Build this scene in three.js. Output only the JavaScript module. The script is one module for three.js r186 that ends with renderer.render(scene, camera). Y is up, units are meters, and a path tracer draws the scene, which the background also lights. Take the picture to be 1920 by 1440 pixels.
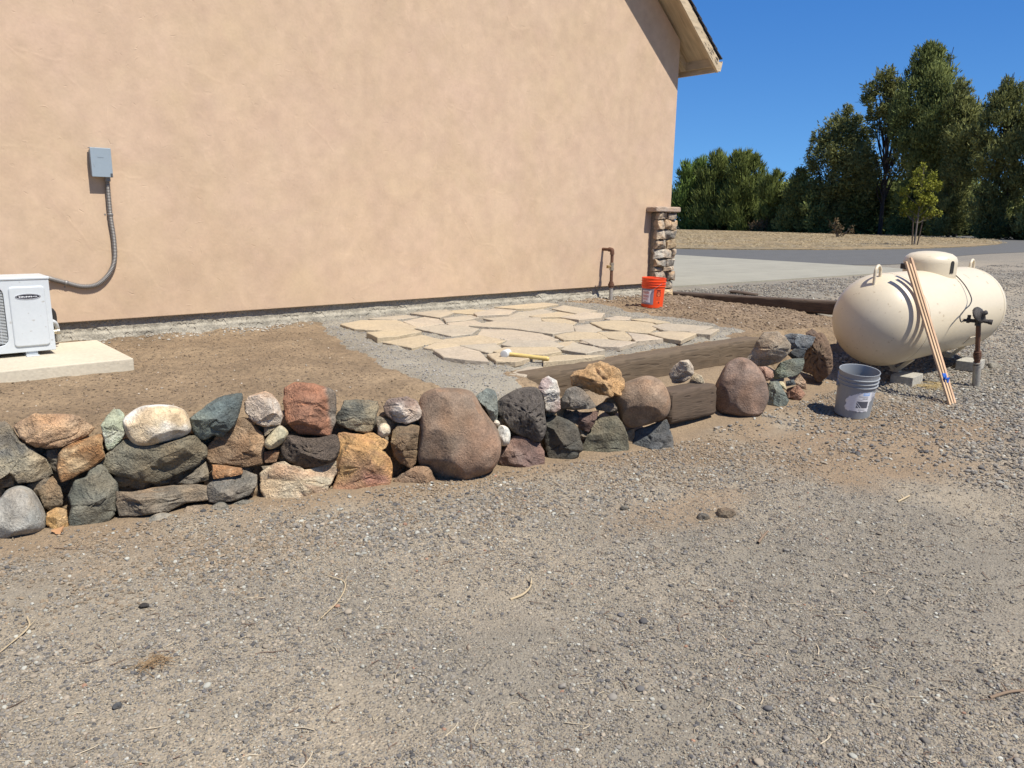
import * as THREE from 'three';
import { mergeGeometries, mergeVertices, toCreasedNormals } from 'three/addons/utils/BufferGeometryUtils.js';
import { RoundedBoxGeometry } from 'three/addons/geometries/RoundedBoxGeometry.js';
import { ImprovedNoise } from 'three/addons/math/ImprovedNoise.js';

// ---------- camera, sky, sun, exposure ----------
// x runs along the house wall to the right, z out of the wall towards the viewer, y up; the wall's face lies at z = -7.1
const scene = new THREE.Scene();
const camera = new THREE.PerspectiveCamera(53.1, 4 / 3, 0.05, 3000);
camera.position.set(0, 1.5, 0);
camera.rotation.order = 'YXZ';
camera.rotation.set(-12.25 * Math.PI / 180, -41 * Math.PI / 180, 0.9 * Math.PI / 180);
const renderer = new THREE.WebGLRenderer({ antialias: true });
renderer.setSize(1024, 768);
renderer.toneMapping = THREE.LinearToneMapping;
renderer.toneMappingExposure = 1.55;
renderer.shadowMap.enabled = true;

const rad = (d) => d * Math.PI / 180, clamp = (v, a, b) => Math.max(a, Math.min(b, v)), lerp = (a, b, t) => a + (b - a) * t;
const smooth = (a, b, v) => { const t = clamp((v - a) / (b - a), 0, 1); return t * t * (3 - 2 * t); };
const SUN = new THREE.Vector3(Math.sin(rad(8)) * Math.cos(rad(58)), Math.sin(rad(58)), Math.cos(rad(8)) * Math.cos(rad(58)));
{ // clear late summer sky: deep blue overhead, paler towards the horizon, a little glow round the sun
  const w = 512, h = 256, d = new Float32Array(w * h * 4);
  const dir = new THREE.Vector3();
  for (let j = 0; j < h; j++) for (let i = 0; i < w; i++) {
    const el = ((j + 0.5) / h - 0.5) * Math.PI, az = ((i + 0.5) / w - 0.5) * 2 * Math.PI;
    dir.set(Math.cos(az) * Math.cos(el), Math.sin(el), Math.sin(az) * Math.cos(el));
    const s = Math.max(0, dir.y), a = Math.exp(-s * 6.5), b = Math.exp(-s * 1.2), g = Math.pow(Math.max(0, dir.dot(SUN)), 10) * 0.22, o = (j * w + i) * 4;
    d[o] = 0.008 + 0.012 * b + 0.12 * a + g; d[o + 1] = 0.05 + 0.07 * b + 0.23 * a + g; d[o + 2] = 0.19 + 0.24 * b + 0.2 * a + g; d[o + 3] = 1;
  }
  const sky = new THREE.DataTexture(d, w, h, THREE.RGBAFormat, THREE.FloatType);
  sky.mapping = THREE.EquirectangularReflectionMapping; sky.magFilter = THREE.LinearFilter; sky.needsUpdate = true;
  scene.background = sky; scene.environment = sky;
}
const sun = new THREE.DirectionalLight(new THREE.Color().setRGB(1, 0.955, 0.885), 4.3);
sun.position.copy(SUN).multiplyScalar(60).add(new THREE.Vector3(5, 0, -5)); sun.target.position.set(5, 0, -5); sun.castShadow = true;
sun.shadow.mapSize.set(4096, 4096); sun.shadow.radius = 1;
Object.assign(sun.shadow.camera, { left: -30, right: 30, top: 30, bottom: -30, near: 1, far: 140 });
scene.add(sun, sun.target);

// ---------- small helpers ----------
function rng(seed) { let a = seed >>> 0; return () => { a = a + 0x6D2B79F5 | 0; let t = Math.imul(a ^ a >>> 15, 1 | a); t = t + Math.imul(t ^ t >>> 7, 61 | t) ^ t; return ((t ^ t >>> 14) >>> 0) / 4294967296; }; }
const PN = new ImprovedNoise(), n3 = (x, y, z) => PN.noise(x, y, z);
const fb = (x, y, z, o = 4) => { let s = 0, a = 0.5; for (let i = 0; i < o; i++) { s += a * PN.noise(x, y, z + i * 7.3); x *= 2.03; y *= 2.03; z *= 2.03; a *= 0.5; } return s; };
const used = {};
function numbered(n) { const k = used[n] = (used[n] ?? -1) + 1; return k ? n + '_' + String(k).padStart(3, '0') : n; }
function tag(o, label, category, group) { o.userData.label = label; o.userData.category = category; if (group) o.userData.group = group; return o; }
const flat = (g) => (g.index ? g.toNonIndexed() : g);
function thing(name, label, category, p = [0, 0, 0], turn = 0, group) {
  const o = new THREE.Group(); o.name = numbered(name); o.position.set(...p); o.rotation.y = turn; scene.add(o); return tag(o, label, category, group);
}
function put(name, geo, mat, parent = scene, label) {
  const g = Array.isArray(geo) ? mergeGeometries(geo.map(flat)) : geo;
  const m = new THREE.Mesh(g, mat); m.name = parent === scene ? numbered(name) : name; m.castShadow = m.receiveShadow = true; parent.add(m);
  if (label) m.userData.label = label; return m;
}
function putEach(name, geos, mat, parent, label) { return geos.map((g) => put(name, g, mat, parent, label)); }
function struct(name, geo, mat, parent = scene) { const m = put(name, geo, mat, parent); m.userData.kind = 'structure'; return m; }
function stuff(o) { o.userData.kind = 'stuff'; return o; }
const T = (g, x = 0, y = 0, z = 0, rx = 0, ry = 0, rz = 0) => g.applyMatrix4(new THREE.Matrix4().compose(new THREE.Vector3(x, y, z), new THREE.Quaternion().setFromEuler(new THREE.Euler(rx, ry, rz, 'YXZ')), new THREE.Vector3(1, 1, 1)));
// box between two corners with small rounded edges
function box(x0, y0, z0, x1, y1, z1, r = 0.004) {
  const w = x1 - x0, h = y1 - y0, d = z1 - z0, g = r ? new RoundedBoxGeometry(w, h, d, 2, Math.min(r, w * 0.45, h * 0.45, d * 0.45)) : new THREE.BoxGeometry(w, h, d);
  T(g, (x0 + x1) / 2, (y0 + y1) / 2, (z0 + z1) / 2); return boxUV(g.index ? g.toNonIndexed() : g);
}
// uv in metres from the side each face looks to
function boxUV(g) {
  const p = g.attributes.position, n = g.attributes.normal, uv = new Float32Array(p.count * 2);
  for (let i = 0; i < p.count; i++) {
    const ax = Math.abs(n.getX(i)), ay = Math.abs(n.getY(i)), az = Math.abs(n.getZ(i));
    if (ay >= ax && ay >= az) { uv[2 * i] = p.getX(i); uv[2 * i + 1] = p.getZ(i); } else if (ax > az) { uv[2 * i] = p.getZ(i); uv[2 * i + 1] = p.getY(i); } else { uv[2 * i] = p.getX(i); uv[2 * i + 1] = p.getY(i); }
  }
  g.setAttribute('uv', new THREE.BufferAttribute(uv, 2)); return g;
}
const V = (x, y, z) => new THREE.Vector3(x, y, z);
function tube(pts, r, seg = 40, rs = 10) { return new THREE.TubeGeometry(new THREE.CatmullRomCurve3(pts.map((p) => V(...p))), seg, r, rs, false); }
function taper(pts, r0, r1, seg = 8, rs = 7) { // a limb that thins towards its end
  const c = new THREE.CatmullRomCurve3(pts.map((p) => V(...p))), g = new THREE.TubeGeometry(c, seg, 1, rs, false), p = g.attributes.position;
  for (let i = 0; i <= seg; i++) { const o = c.getPointAt(i / seg), r = lerp(r0, r1, i / seg); for (let j = 0; j <= rs; j++) { const k = i * (rs + 1) + j; p.setXYZ(k, o.x + (p.getX(k) - o.x) * r, o.y + (p.getY(k) - o.y) * r, o.z + (p.getZ(k) - o.z) * r); } }
  return g;
}
function rod(a, b, r, rs = 14, r2 = r) { // closed cylinder from a to b
  const A = V(...a), B = V(...b), d = B.clone().sub(A), g = new THREE.CylinderGeometry(r2, r, d.length(), rs);
  g.applyQuaternion(new THREE.Quaternion().setFromUnitVectors(V(0, 1, 0), d.clone().normalize())); g.translate((A.x + B.x) / 2, (A.y + B.y) / 2, (A.z + B.z) / 2); return g;
}

// ---------- textures: all tile; their linear mean is about 0.5 and materials double it, so that colours stay the surface's own ----------
function lattice(seed, n = 256) { const r = rng(seed), a = new Float32Array(n * n); for (let i = 0; i < a.length; i++) a[i] = r(); return a; }
const LT = [lattice(11), lattice(12), lattice(13)];
function vn(x, y, p, k = 0) { // tiling value noise, period p cells
  const L = LT[k], xi = Math.floor(x), yi = Math.floor(y), fx = x - xi, fy = y - yi, u = fx * fx * (3 - 2 * fx), v = fy * fy * (3 - 2 * fy);
  const x0 = ((xi % p) + p) % p, x1 = (x0 + 1) % p, y0 = ((yi % p) + p) % p, y1 = (y0 + 1) % p, h = (a, b) => L[((b & 255) << 8) + (a & 255)];
  return lerp(lerp(h(x0, y0), h(x1, y0), u), lerp(h(x0, y1), h(x1, y1), u), v);
}
function tf(u, v, base, oct = 4, k = 0, gain = 0.5) { let s = 0, a = 1, t = 0, f = base; for (let i = 0; i < oct; i++) { s += a * vn(u * f + i * 3.7, v * f + i * 1.9, f, k); t += a; a *= gain; f *= 2; } return s / t; }
const enc = (l) => { l = clamp(l, 0, 1); return 255 * (l <= 0.0031308 ? 12.92 * l : 1.055 * Math.pow(l, 1 / 2.4) - 0.055); };
function textures(n, fn, m = n) { // fn(u, v, out): out = r, g, b (linear), height 0..1
  const c = new Uint8Array(n * m * 4), b = new Uint8Array(n * m * 4), o = [0, 0, 0, 0];
  for (let j = 0; j < m; j++) for (let i = 0; i < n; i++) {
    fn((i + 0.5) / n, (j + 0.5) / m, o); const k = (j * n + i) * 4;
    c[k] = enc(o[0]); c[k + 1] = enc(o[1]); c[k + 2] = enc(o[2]); b[k] = b[k + 1] = b[k + 2] = clamp(o[3], 0, 1) * 255; c[k + 3] = b[k + 3] = 255;
  }
  const mk = (d, s) => { const t = new THREE.DataTexture(d, n, m, THREE.RGBAFormat); t.wrapS = t.wrapT = THREE.RepeatWrapping; t.magFilter = THREE.LinearFilter; t.minFilter = THREE.LinearMipmapLinearFilter; t.generateMipmaps = true; if (s) t.colorSpace = THREE.SRGBColorSpace; t.needsUpdate = true; return t; };
  return { map: mk(c, true), bump: mk(b, false) };
}
function rep(t, x, y = x) { const q = {}; for (const k of ['map', 'bump']) { q[k] = t[k].clone(); q[k].repeat.set(x, y); q[k].needsUpdate = true; } return q; }
function cells(N, seed) { // jittered points for tiling stone patterns
  const r = rng(seed), px = new Float32Array(N * N), py = new Float32Array(N * N), id = new Float32Array(N * N), sz = new Float32Array(N * N);
  for (let i = 0; i < N * N; i++) { px[i] = r(); py[i] = r(); id[i] = r(); sz[i] = 0.35 + 0.65 * r(); }
  const out = { d: 0, id: 0, s: 0 };
  return (u, v) => {
    const X = u * N, Y = v * N, xi = Math.floor(X), yi = Math.floor(Y); let best = 9, bi = 0;
    for (let dy = -1; dy <= 1; dy++) for (let dx = -1; dx <= 1; dx++) {
      const k = (((yi + dy) % N + N) % N) * N + ((xi + dx) % N + N) % N, ex = xi + dx + px[k] - X, ey = yi + dy + py[k] - Y, q = (ex * ex + ey * ey) / (sz[k] * sz[k]);
      if (q < best) { best = q; bi = k; }
    }
    out.d = Math.sqrt(best); out.id = id[bi]; out.s = sz[bi]; return out;
  };
}
const stoneTone = (id, o, f) => { // crushed rock: mostly mid grey, some tan, some dark, a few nearly white
  const t = id * 10 % 1; let r, g, b;
  if (id < 0.55) { const l = 0.36 + 0.28 * t; r = l * 1.02; g = l; b = l * 0.98; } else if (id < 0.8) { const l = 0.44 + 0.25 * t; r = l * 1.08; g = l; b = l * 0.88; } else if (id < 0.94) { const l = 0.2 + 0.14 * t; r = l; g = l; b = l * 1.03; } else { const l = 0.8 + 0.2 * t; r = l; g = l * 0.97; b = l * 0.92; }
  o[0] = lerp(o[0], r, f); o[1] = lerp(o[1], g, f); o[2] = lerp(o[2], b, f);
};
const cA = cells(250, 21), cB = cells(470, 22), cC = cells(90, 23);
const GRAVEL = textures(2048, (u, v, o) => { // 3 m of dusty crushed gravel
  const big = tf(u, v, 6, 4, 0), fine = tf(u, v, 256, 2, 1), dust = 0.75 * smooth(0.36, 0.66, big);
  const l = 0.47 + 0.14 * (fine - 0.5) + 0.1 * (tf(u, v, 24, 3, 2) - 0.5); o[0] = l * 1.03; o[1] = l; o[2] = l * 0.93; let hgt = 0.25 + 0.35 * (fine - 0.5) + 0.25 * (tf(u, v, 70, 3, 1) - 0.5);
  let c = cB(u, v); const cut2 = lerp(0.62, 0.3, dust); if (c.d < cut2) { const e = smooth(cut2, cut2 * 0.6, c.d); stoneTone(c.id, o, 0.55 * e); hgt += 0.2 * Math.sqrt(1 - c.d * c.d / (cut2 * cut2)); }
  c = cA(u, v); const cut = lerp(0.55, 0.22, dust); if (c.d < cut) { const e = smooth(cut, cut * 0.75, c.d); stoneTone(c.id, o, 0.65 * e); hgt = Math.max(hgt, 0.28 + 0.5 * c.s * Math.sqrt(1 - c.d * c.d / (cut * cut))); }
  o[3] = hgt;
});
const SOIL = textures(1024, (u, v, o) => { // 1.6 m of dry brown earth, raked, with crumbs
  const a = tf(u, v, 8, 5, 0), b = tf(u, v, 64, 3, 1), c = cC(u, v); const l = 0.5 + 0.24 * (a - 0.5) + 0.3 * (b - 0.5);
  o[0] = l * 1.04; o[1] = l; o[2] = l * 0.93; o[3] = 0.4 * a + 0.3 * b + 0.25 * tf(u, v, 180, 2, 2) + (c.d < 0.42 && c.id > 0.72 ? 0.4 * Math.sqrt(1 - c.d * c.d / 0.1764) : 0);
  if (c.d < 0.2 && c.id > 0.93) { o[0] = 0.85; o[1] = 0.8; o[2] = 0.72; }
});
const FINES = textures(1024, (u, v, o) => { // 0.9 m of crushed fines
  const c = cA(u, v), f = tf(u, v, 128, 2, 1), l = 0.5 + 0.2 * (f - 0.5) + 0.14 * (tf(u, v, 6, 3, 2) - 0.5); o[0] = l; o[1] = l; o[2] = l; stoneTone(c.id, o, 0.6 * smooth(0.75, 0.3, c.d)); o[3] = 0.3 + 0.5 * (1 - Math.min(1, c.d)) + 0.2 * f;
});
const TROWEL = (() => { // short curved trowel drags and torn spots left in the stucco, as heights
  const n = 2048, m = new Float32Array(n * n), r = rng(15);
  for (let k = 0; k < 420; k++) { let x = r() * n, y = r() * n, a = r() * 6.28; const L = 12 + 50 * r() * r(), turn = (r() - 0.5) * 0.12, h = (r() < 0.55 ? 0.3 : -0.4) * (0.3 + 0.7 * r()), torn = r() < 0.3; for (let s = 0; s < L; s++) { x += Math.cos(a); y += Math.sin(a); a += turn + (torn ? (r() - 0.5) * 1.1 : (r() - 0.5) * 0.1); const w = 1 + (s % 7 === 0 && torn ? 1 : 0), f = Math.sin(Math.PI * s / L); for (let dy = -w; dy <= w; dy++) for (let dx = -w; dx <= w; dx++) { const q = (((Math.round(y) + dy) % n + n) % n) * n + ((Math.round(x) + dx) % n + n) % n; const v = h * f * (1 - Math.hypot(dx, dy) / (w + 1)); if (Math.abs(v) > Math.abs(m[q])) m[q] = v; } } }
  return (u, v) => m[Math.floor(v * n) * n + Math.floor(u * n)];
})();
const STUCCO = textures(2048, (u, v, o) => { // 4 m of smooth trowelled stucco: mottled, with trowel ridges and a few nicks
  const wx = tf(u, v, 4, 3, 1) * 0.25, a = tf(u + wx, v, 5, 6, 0, 0.66), b = tf(u, v + wx * 2, 14, 5, 2, 0.66), g = tf(u, v, 256, 2, 1);
  const streak = tf(u, v * 0.999, 10, 3, 1) , r1 = 1 - Math.abs(tf(u + wx * 0.6, v + wx, 7, 3, 2) - 0.5) * 26, r2 = 1 - Math.abs(tf(u - wx, v + wx * 0.4, 9, 3, 0) - 0.5) * 30, m = smooth(0.52, 0.68, tf(u, v, 11, 3, 1));
  const ridge = Math.max(0, Math.max(r1, r2)) * m, tm = TROWEL(u, v), l = 0.5 + 0.07 * (a - 0.5) + 0.055 * (b - 0.5) + 0.09 * (tf(u, v, 40, 3, 1) - 0.5) + 0.04 * (g - 0.5) + 0.02 * ridge + 0.07 * tm + 0.035 * (streak - 0.5);
  const nick = smooth(0.83, 0.9, tf(u, v, 70, 2, 2)) * smooth(0.5, 0.6, tf(u, v, 8, 2, 0));
  o[0] = l; o[1] = l * (1 + 0.05 * (b - 0.5)); o[2] = l * (1 + 0.14 * (a - 0.5)); const chip = smooth(0.5, 0.56, tf(u + wx * 0.2, v, 16, 3, 1)) * smooth(0.6, 0.75, tf(u, v, 6, 2, 2)); o[3] = 0.5 + 0.02 * (a - 0.5) + 0.03 * (b - 0.5) + 0.08 * (tf(u, v, 48, 3, 1) - 0.5) + 0.03 * (g - 0.5) + 0.06 * ridge - 0.06 * nick + 0.05 * chip + 0.5 * tm;
});
const ROCK = textures(1024, (u, v, o) => { // 0.4 m of stone: grain, stains, specks of crystal and fine cracks
  const a = tf(u, v, 6, 6, 0), b = tf(u, v, 48, 3, 1), c = tf(u, v, 200, 2, 2), st = tf(u, v, 3, 4, 2), w = tf(u, v, 6, 3, 2) * 0.3, cr = Math.max(0, 1 - Math.abs(tf(u + w, v + w, 5, 5, 1) - 0.5) * 40) * smooth(0.45, 0.6, tf(u, v, 4, 2, 0));
  const sp = smooth(0.72, 0.85, tf(u, v, 110, 2, 1)), dk = smooth(0.7, 0.85, tf(u, v, 80, 2, 0)), l = 0.5 + 0.46 * (a - 0.5) + 0.28 * (b - 0.5) + 0.24 * (c - 0.5) + 0.16 * (st - 0.5) + 0.14 * sp - 0.1 * dk, wm = (st - 0.5) * 0.32;
  o[0] = l * (1 + wm); o[1] = l; o[2] = l * (1 - wm); o[3] = 0.6 * a + 0.25 * b + 0.12 * c - 0.14 * cr - 0.08 * dk;
});
const SLAB = textures(1024, (u, v, o) => { // 1 m of sandstone face: even tone, thin flaking layers
  const a = tf(u, v, 4, 5, 0), b = tf(u, v, 60, 3, 1), c = tf(u, v, 220, 2, 2), fl = smooth(0.5, 0.53, tf(u, v, 5, 5, 2)), l = 0.5 + 0.16 * (a - 0.5) + 0.16 * (b - 0.5) + 0.14 * (c - 0.5) + 0.03 * fl; o[0] = l; o[1] = l * (1 - 0.04 * (a - 0.5)); o[2] = l * (1 - 0.16 * (a - 0.5)); o[3] = 0.3 * a + 0.25 * b + 0.25 * fl + 0.1 * c;
});
const PIT = textures(512, (u, v, o) => { // vesicular stone
  const c = cells512(u, v), b = tf(u, v, 30, 3, 1), l = 0.5 + 0.3 * (tf(u, v, 6, 4, 0) - 0.5) + 0.25 * (b - 0.5); o[0] = o[1] = o[2] = l; o[3] = 0.6 + 0.3 * (b - 0.5) - (c.id > 0.3 ? 0.6 * smooth(0.5, 0.15, c.d) : 0);
});
function cells512(u, v) { return (cells512.f ??= cells(34, 31))(u, v); }
const CONC = textures(1024, (u, v, o) => { // 2 m of broom finished concrete
  const a = tf(u, v, 4, 5, 0), b = tf(u, v, 128, 2, 1), s = smooth(0.56, 0.7, tf(u, v, 3, 4, 2)), l = 0.5 + 0.13 * (a - 0.5) + 0.1 * (b - 0.5) - 0.05 * s; o[0] = l * 1.01; o[1] = l; o[2] = l * 0.97; o[3] = 0.5 + 0.3 * (a - 0.5) + 0.4 * (b - 0.5);
});
const ROUGH = textures(1024, (u, v, o) => { // 1 m of rough foundation concrete with crumbs
  const a = tf(u, v, 8, 5, 0), b = tf(u, v, 60, 3, 1), c = cB(u, v), hole = smooth(0.62, 0.74, tf(u, v, 20, 3, 2)), l = 0.5 + 0.3 * (a - 0.5) + 0.25 * (b - 0.5); o[0] = l * 1.02; o[1] = l; o[2] = l * 0.95; o[3] = 0.5 * a + 0.4 * b - 0.5 * hole + (c.id > 0.8 && c.d < 0.5 ? 0.2 : 0);
});
const ASPH = textures(512, (u, v, o) => { const a = tf(u, v, 5, 4, 0), b = tf(u, v, 128, 2, 1), l = 0.5 + 0.12 * (a - 0.5) + 0.22 * (b - 0.5); o[0] = o[1] = l; o[2] = l * 1.01; o[3] = b; });
const LAWN = textures(1024, (u, v, o) => { // 6 m of dry lawn
  const a = tf(u, v, 6, 4, 0), b = tf(u, v, 90, 3, 1), m = smooth(0.42, 0.6, a); let l = 0.5 + 0.35 * (b - 0.5) - 0.12 * smooth(0.5, 0.8, tf(u, v, 26, 3, 2)); o[0] = lerp(l * 0.8, l * 1.1, m); o[1] = lerp(l * 0.8, l, m); o[2] = lerp(l * 0.8, l * 0.86, m); o[3] = b;
});
const WOOD = textures(1024, (u, v, o) => { // 1.2 m of weathered timber, grain along u
  const g = tf(u * 1, v, 4, 2, 0) * 0.35, s = vn(u * 6, (v + g * 0.12) * 64, 64, 1) * 0.6 + vn(u * 12, v * 160, 160, 2) * 0.4, ck = smooth(0.8, 0.93, vn(u * 4, (v + g * 0.08) * 32, 32, 0)), a = tf(u, v, 5, 4, 2), l = 0.5 + 0.2 * (s - 0.5) + 0.26 * (a - 0.5) - 0.1 * ck; o[0] = l * 1.03; o[1] = l; o[2] = l * 0.95; o[3] = 0.5 + 0.35 * (s - 0.5) - 0.5 * ck;
}, 512);
const PAINT = textures(512, (u, v, o) => { const a = tf(u, v, 4, 5, 0), b = tf(u, v, 90, 2, 1), sp = 2.4 * smooth(0.82, 0.88, tf(u, v, 40, 2, 2)), l = 0.5 + 0.08 * (a - 0.5) + 0.03 * (b - 0.5); o[0] = l - 0.05 * sp; o[1] = l * 0.995 - 0.06 * sp; o[2] = l * 0.985 - 0.07 * sp; o[3] = 0.5 + 0.25 * (a - 0.5); });
const RUST = textures(512, (u, v, o) => { const a = tf(u, v, 8, 4, 0), b = tf(u, v, 60, 3, 1), l = 0.5 + 0.3 * (a - 0.5) + 0.3 * (b - 0.5); o[0] = l * 1.1; o[1] = l * (0.9 + 0.2 * a); o[2] = l * 0.85; o[3] = b; });

function mat(rgb, t, metres, bump, more = {}) { // rgb: linear base colour
  const q = t ? rep(t, 1 / metres) : {}, k = t ? 2 : 1;
  return new THREE.MeshStandardMaterial({ color: new THREE.Color().setRGB(rgb[0] * k, rgb[1] * k, rgb[2] * k), map: q.map ?? null, bumpMap: q.bump ?? null, bumpScale: bump ?? 0, roughness: 0.92, ...more });
}
const hex = (h) => new THREE.Color(h);
// ---------- the lie of the land ----------
const BX = [-1.5, 0.4, 0.81, 1.54, 2.52, 3.24, 3.95, 5.09, 6.04, 7.2], BZ = [-4.7, -4.09, -3.91, -3.73, -3.41, -3.26, -3.06, -3.12, -3.14, -3.25];
function zWall(x) { if (x <= BX[0]) return BZ[0] + (x - BX[0]) * 0.33; for (let i = 1; i < BX.length; i++) if (x <= BX[i]) return lerp(BZ[i - 1], BZ[i], (x - BX[i - 1]) / (BX[i] - BX[i - 1])); return BZ[BZ.length - 1]; }
function groundY(x, z) {
  let h = 0.45 * Math.max(smooth(0, 1, (-z - 2.6) / 3.2) * smooth(3.5, 7.5, x), smooth(0, 1, (x - 11) / 14));
  if (z > -22) h = lerp(h, 0.03, smooth(9.34, 9.26, x) * smooth(0.05, 0.2, (x < 3.48 ? frontZ(x) : -4.02) - z)); // under the raised bed and the house
  if (x > 3.2 && x < 6.9 && z > -4.2) h = Math.max(h, 0.24 * smooth(0, 0.62, zWall(x) - 0.06 - z) * smooth(3.25, 3.6, x) * smooth(6.8, 6.3, x)); // earth heaped between the timber and the stones
  if (z > -9 && x < 14) { const d = z - zWall(x); h += 0.018 * smooth(0.3, 0, d) * smooth(-0.3, 0, d) * smooth(7, 6, x); }
  const far = Math.hypot(x, z); h += 0.016 * fb(x * 0.9, 3.1, z * 0.9, 3) + 0.012 * n3(x * 4, 1.2, z * 4) * smooth(25, 12, far) + 0.007 * n3(x * 13, 2.2, z * 13) * smooth(16, 8, far);
  return h;
}
const GREY = [0.215, 0.194, 0.156], TAN = [0.295, 0.254, 0.192], BROWN = [0.24, 0.175, 0.11], mix3 = (a, b, t) => [lerp(a[0], b[0], t), lerp(a[1], b[1], t), lerp(a[2], b[2], t)];
function brown(x, z) { // where brown earth lies over the gravel: spilt at the foot of the stones, trodden round the grey bucket
  const a = fb(x * 0.55, 0.3, z * 0.55, 4), b = fb(x * 1.7, 5.3, z * 1.7, 4), d = x < 6.9 ? z - zWall(x) : 9;
  return Math.max(clamp(smooth(0.62, 0.12, d + 0.8 * b + 0.4 * a), 0, 1) * 0.9, 0.9 * smooth(1.25, 0.55, Math.hypot((x - 5.4) / 1.5, (z + 2.2) / 0.7) + 1.1 * b), 0.7 * smooth(1.2, 0.4, Math.hypot((x - 3.35) / 0.7, (z + 2.3) / 0.28) + 1.2 * b));
}
function groundColour(x, z) {
  const a = fb(x * 0.55, 0.3, z * 0.55, 4), b = fb(x * 1.7, 5.3, z * 1.7, 4);
  let c = mix3(GREY, TAN, clamp(0.35 + 2.2 * a + 1.0 * b, 0, 1));
  c = mix3(c, BROWN, brown(x, z));
  return c;
}
{ // ground: one sheet from under the viewer's feet to the horizon, finely divided where it is seen close
  const axis = (fine0, fine1, step, ends) => { const a = []; for (const e of ends[0]) a.push(e); for (let v = fine0; v <= fine1 + 1e-6; v += step) a.push(v); for (const e of ends[1]) a.push(e); return a; };
  const X = axis(-1, 10.6, 0.04, [[-1500, -600, -250, -100, -40, -16, -8, -4, -2.5, -1.7], [11, 11.5, 12, 13, 14, 16, 18, 20, 23, 26, 30, 36, 45, 60, 90, 150, 300, 700, 1500]]);
  const Z = axis(-7.6, 0.4, 0.04, [[-1500, -700, -300, -150, -90, -60, -45, -35, -28, -24, -20, -17, -14, -12, -10.5, -9.5, -8.8, -8.2], [0.8, 1.6, 3, 6, 12, 30, 80, 250, 700, 1500]]);
  const nx = X.length, nz = Z.length, p = new Float32Array(nx * nz * 3), c = new Float32Array(nx * nz * 3), uv = new Float32Array(nx * nz * 2), ix = [];
  for (let j = 0; j < nz; j++) for (let i = 0; i < nx; i++) {
    const k = j * nx + i, x = X[i], z = Z[j]; p.set([x, groundY(x, z), z], k * 3); uv[2 * k] = x + 0.15 * n3(x, 9.1, z); uv[2 * k + 1] = z + 0.15 * n3(x, 4.4, z); c.set(groundColour(x, z), k * 3);
    if (i && j) ix.push(k - nx - 1, k - 1, k, k - nx - 1, k, k - nx);
  }
  const g = new THREE.BufferGeometry(); g.setAttribute('position', new THREE.BufferAttribute(p, 3)); g.setAttribute('color', new THREE.BufferAttribute(c, 3)); g.setAttribute('uv', new THREE.BufferAttribute(uv, 2)); g.setIndex(ix); g.computeVertexNormals();
  struct('ground', g, mat([1, 1, 1], GRAVEL, 3, 0.008, { vertexColors: true, roughness: 0.97 }));
}
// raised earth bed behind the stones
function frontZ(x) { return x < 3.48 ? zWall(x) - 0.27 : -4.02; }
function soilY(x, z) {
  const f = frontZ(x), e = x < 3.48 ? smooth(0, 0.4, f - z) : 1; let h = 0.425 + 0.02 * fb(x * 1.1, 1, z * 1.1, 3) - 0.07 * (1 - e);
  h += 0.016 * n3(x * 5, 2.3, z * 5) + 0.009 * n3(x * 14, 6.1, z * 14) + 0.004 * n3(x * 33, 1.1, z * 33);
  h += smooth(6.9, 7.6, x) * (0.03 * fb(x * 3, 8, z * 3, 4) + 0.02 * Math.abs(n3(x * 9, 3, z * 9))) - smooth(6.6, 9.3, x) * smooth(-5.5, -4, z) * 0.09 - 0.025 * smooth(8.3, 9.1, x); h += 0.03 * smooth(0.35, 0, z + 7.14) * (0.6 + n3(x * 4, 0, 2)); return h;
}
const bed = { x: [] }; for (let x = -3; x < -0.2; x += 0.2) bed.x.push(x); for (let x = -0.2; x <= 9.22; x += 0.035) bed.x.push(x);
{
  const nx = bed.x.length, nz = 100, p = [], c = [], uv = [], ix = [];
  for (let j = -1; j <= nz; j++) for (let i = 0; i < nx; i++) {
    const x = bed.x[i], f = frontZ(x), t = j < 0 ? 0 : j / nz, z = lerp(f, -7.16, Math.pow(t, 1.15)) + (j < 0 ? (x > 6.4 ? 0.4 : 0.08) : 0), y = j < 0 ? -0.05 : soilY(x, z), b = fb(x * 1.2, 3, z * 1.2, 4), k = (j + 1) * nx + i;
    p.push(x, y, z); uv.push(x, j < 0 ? z + 0.45 : z); const q = mix3([0.165, 0.12, 0.074], [0.24, 0.18, 0.114], clamp(0.45 + 1.5 * b, 0, 1)); c.push(...mix3(q, [0.2, 0.15, 0.11], smooth(7, 8.5, x) * clamp(0.3 + b, 0, 0.6)));
    if (i && j > -1) ix.push(k - nx - 1, k - nx, k, k - nx - 1, k, k - 1);
  }
  const g = new THREE.BufferGeometry(); g.setAttribute('position', new THREE.Float32BufferAttribute(p, 3)); g.setAttribute('color', new THREE.Float32BufferAttribute(c, 3)); g.setAttribute('uv', new THREE.Float32BufferAttribute(uv, 2)); g.setIndex(ix); g.computeVertexNormals();
  struct('earth_bed', g, mat([1, 1, 1], SOIL, 1.6, 0.022, { vertexColors: true, roughness: 0.98 }));
}
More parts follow.
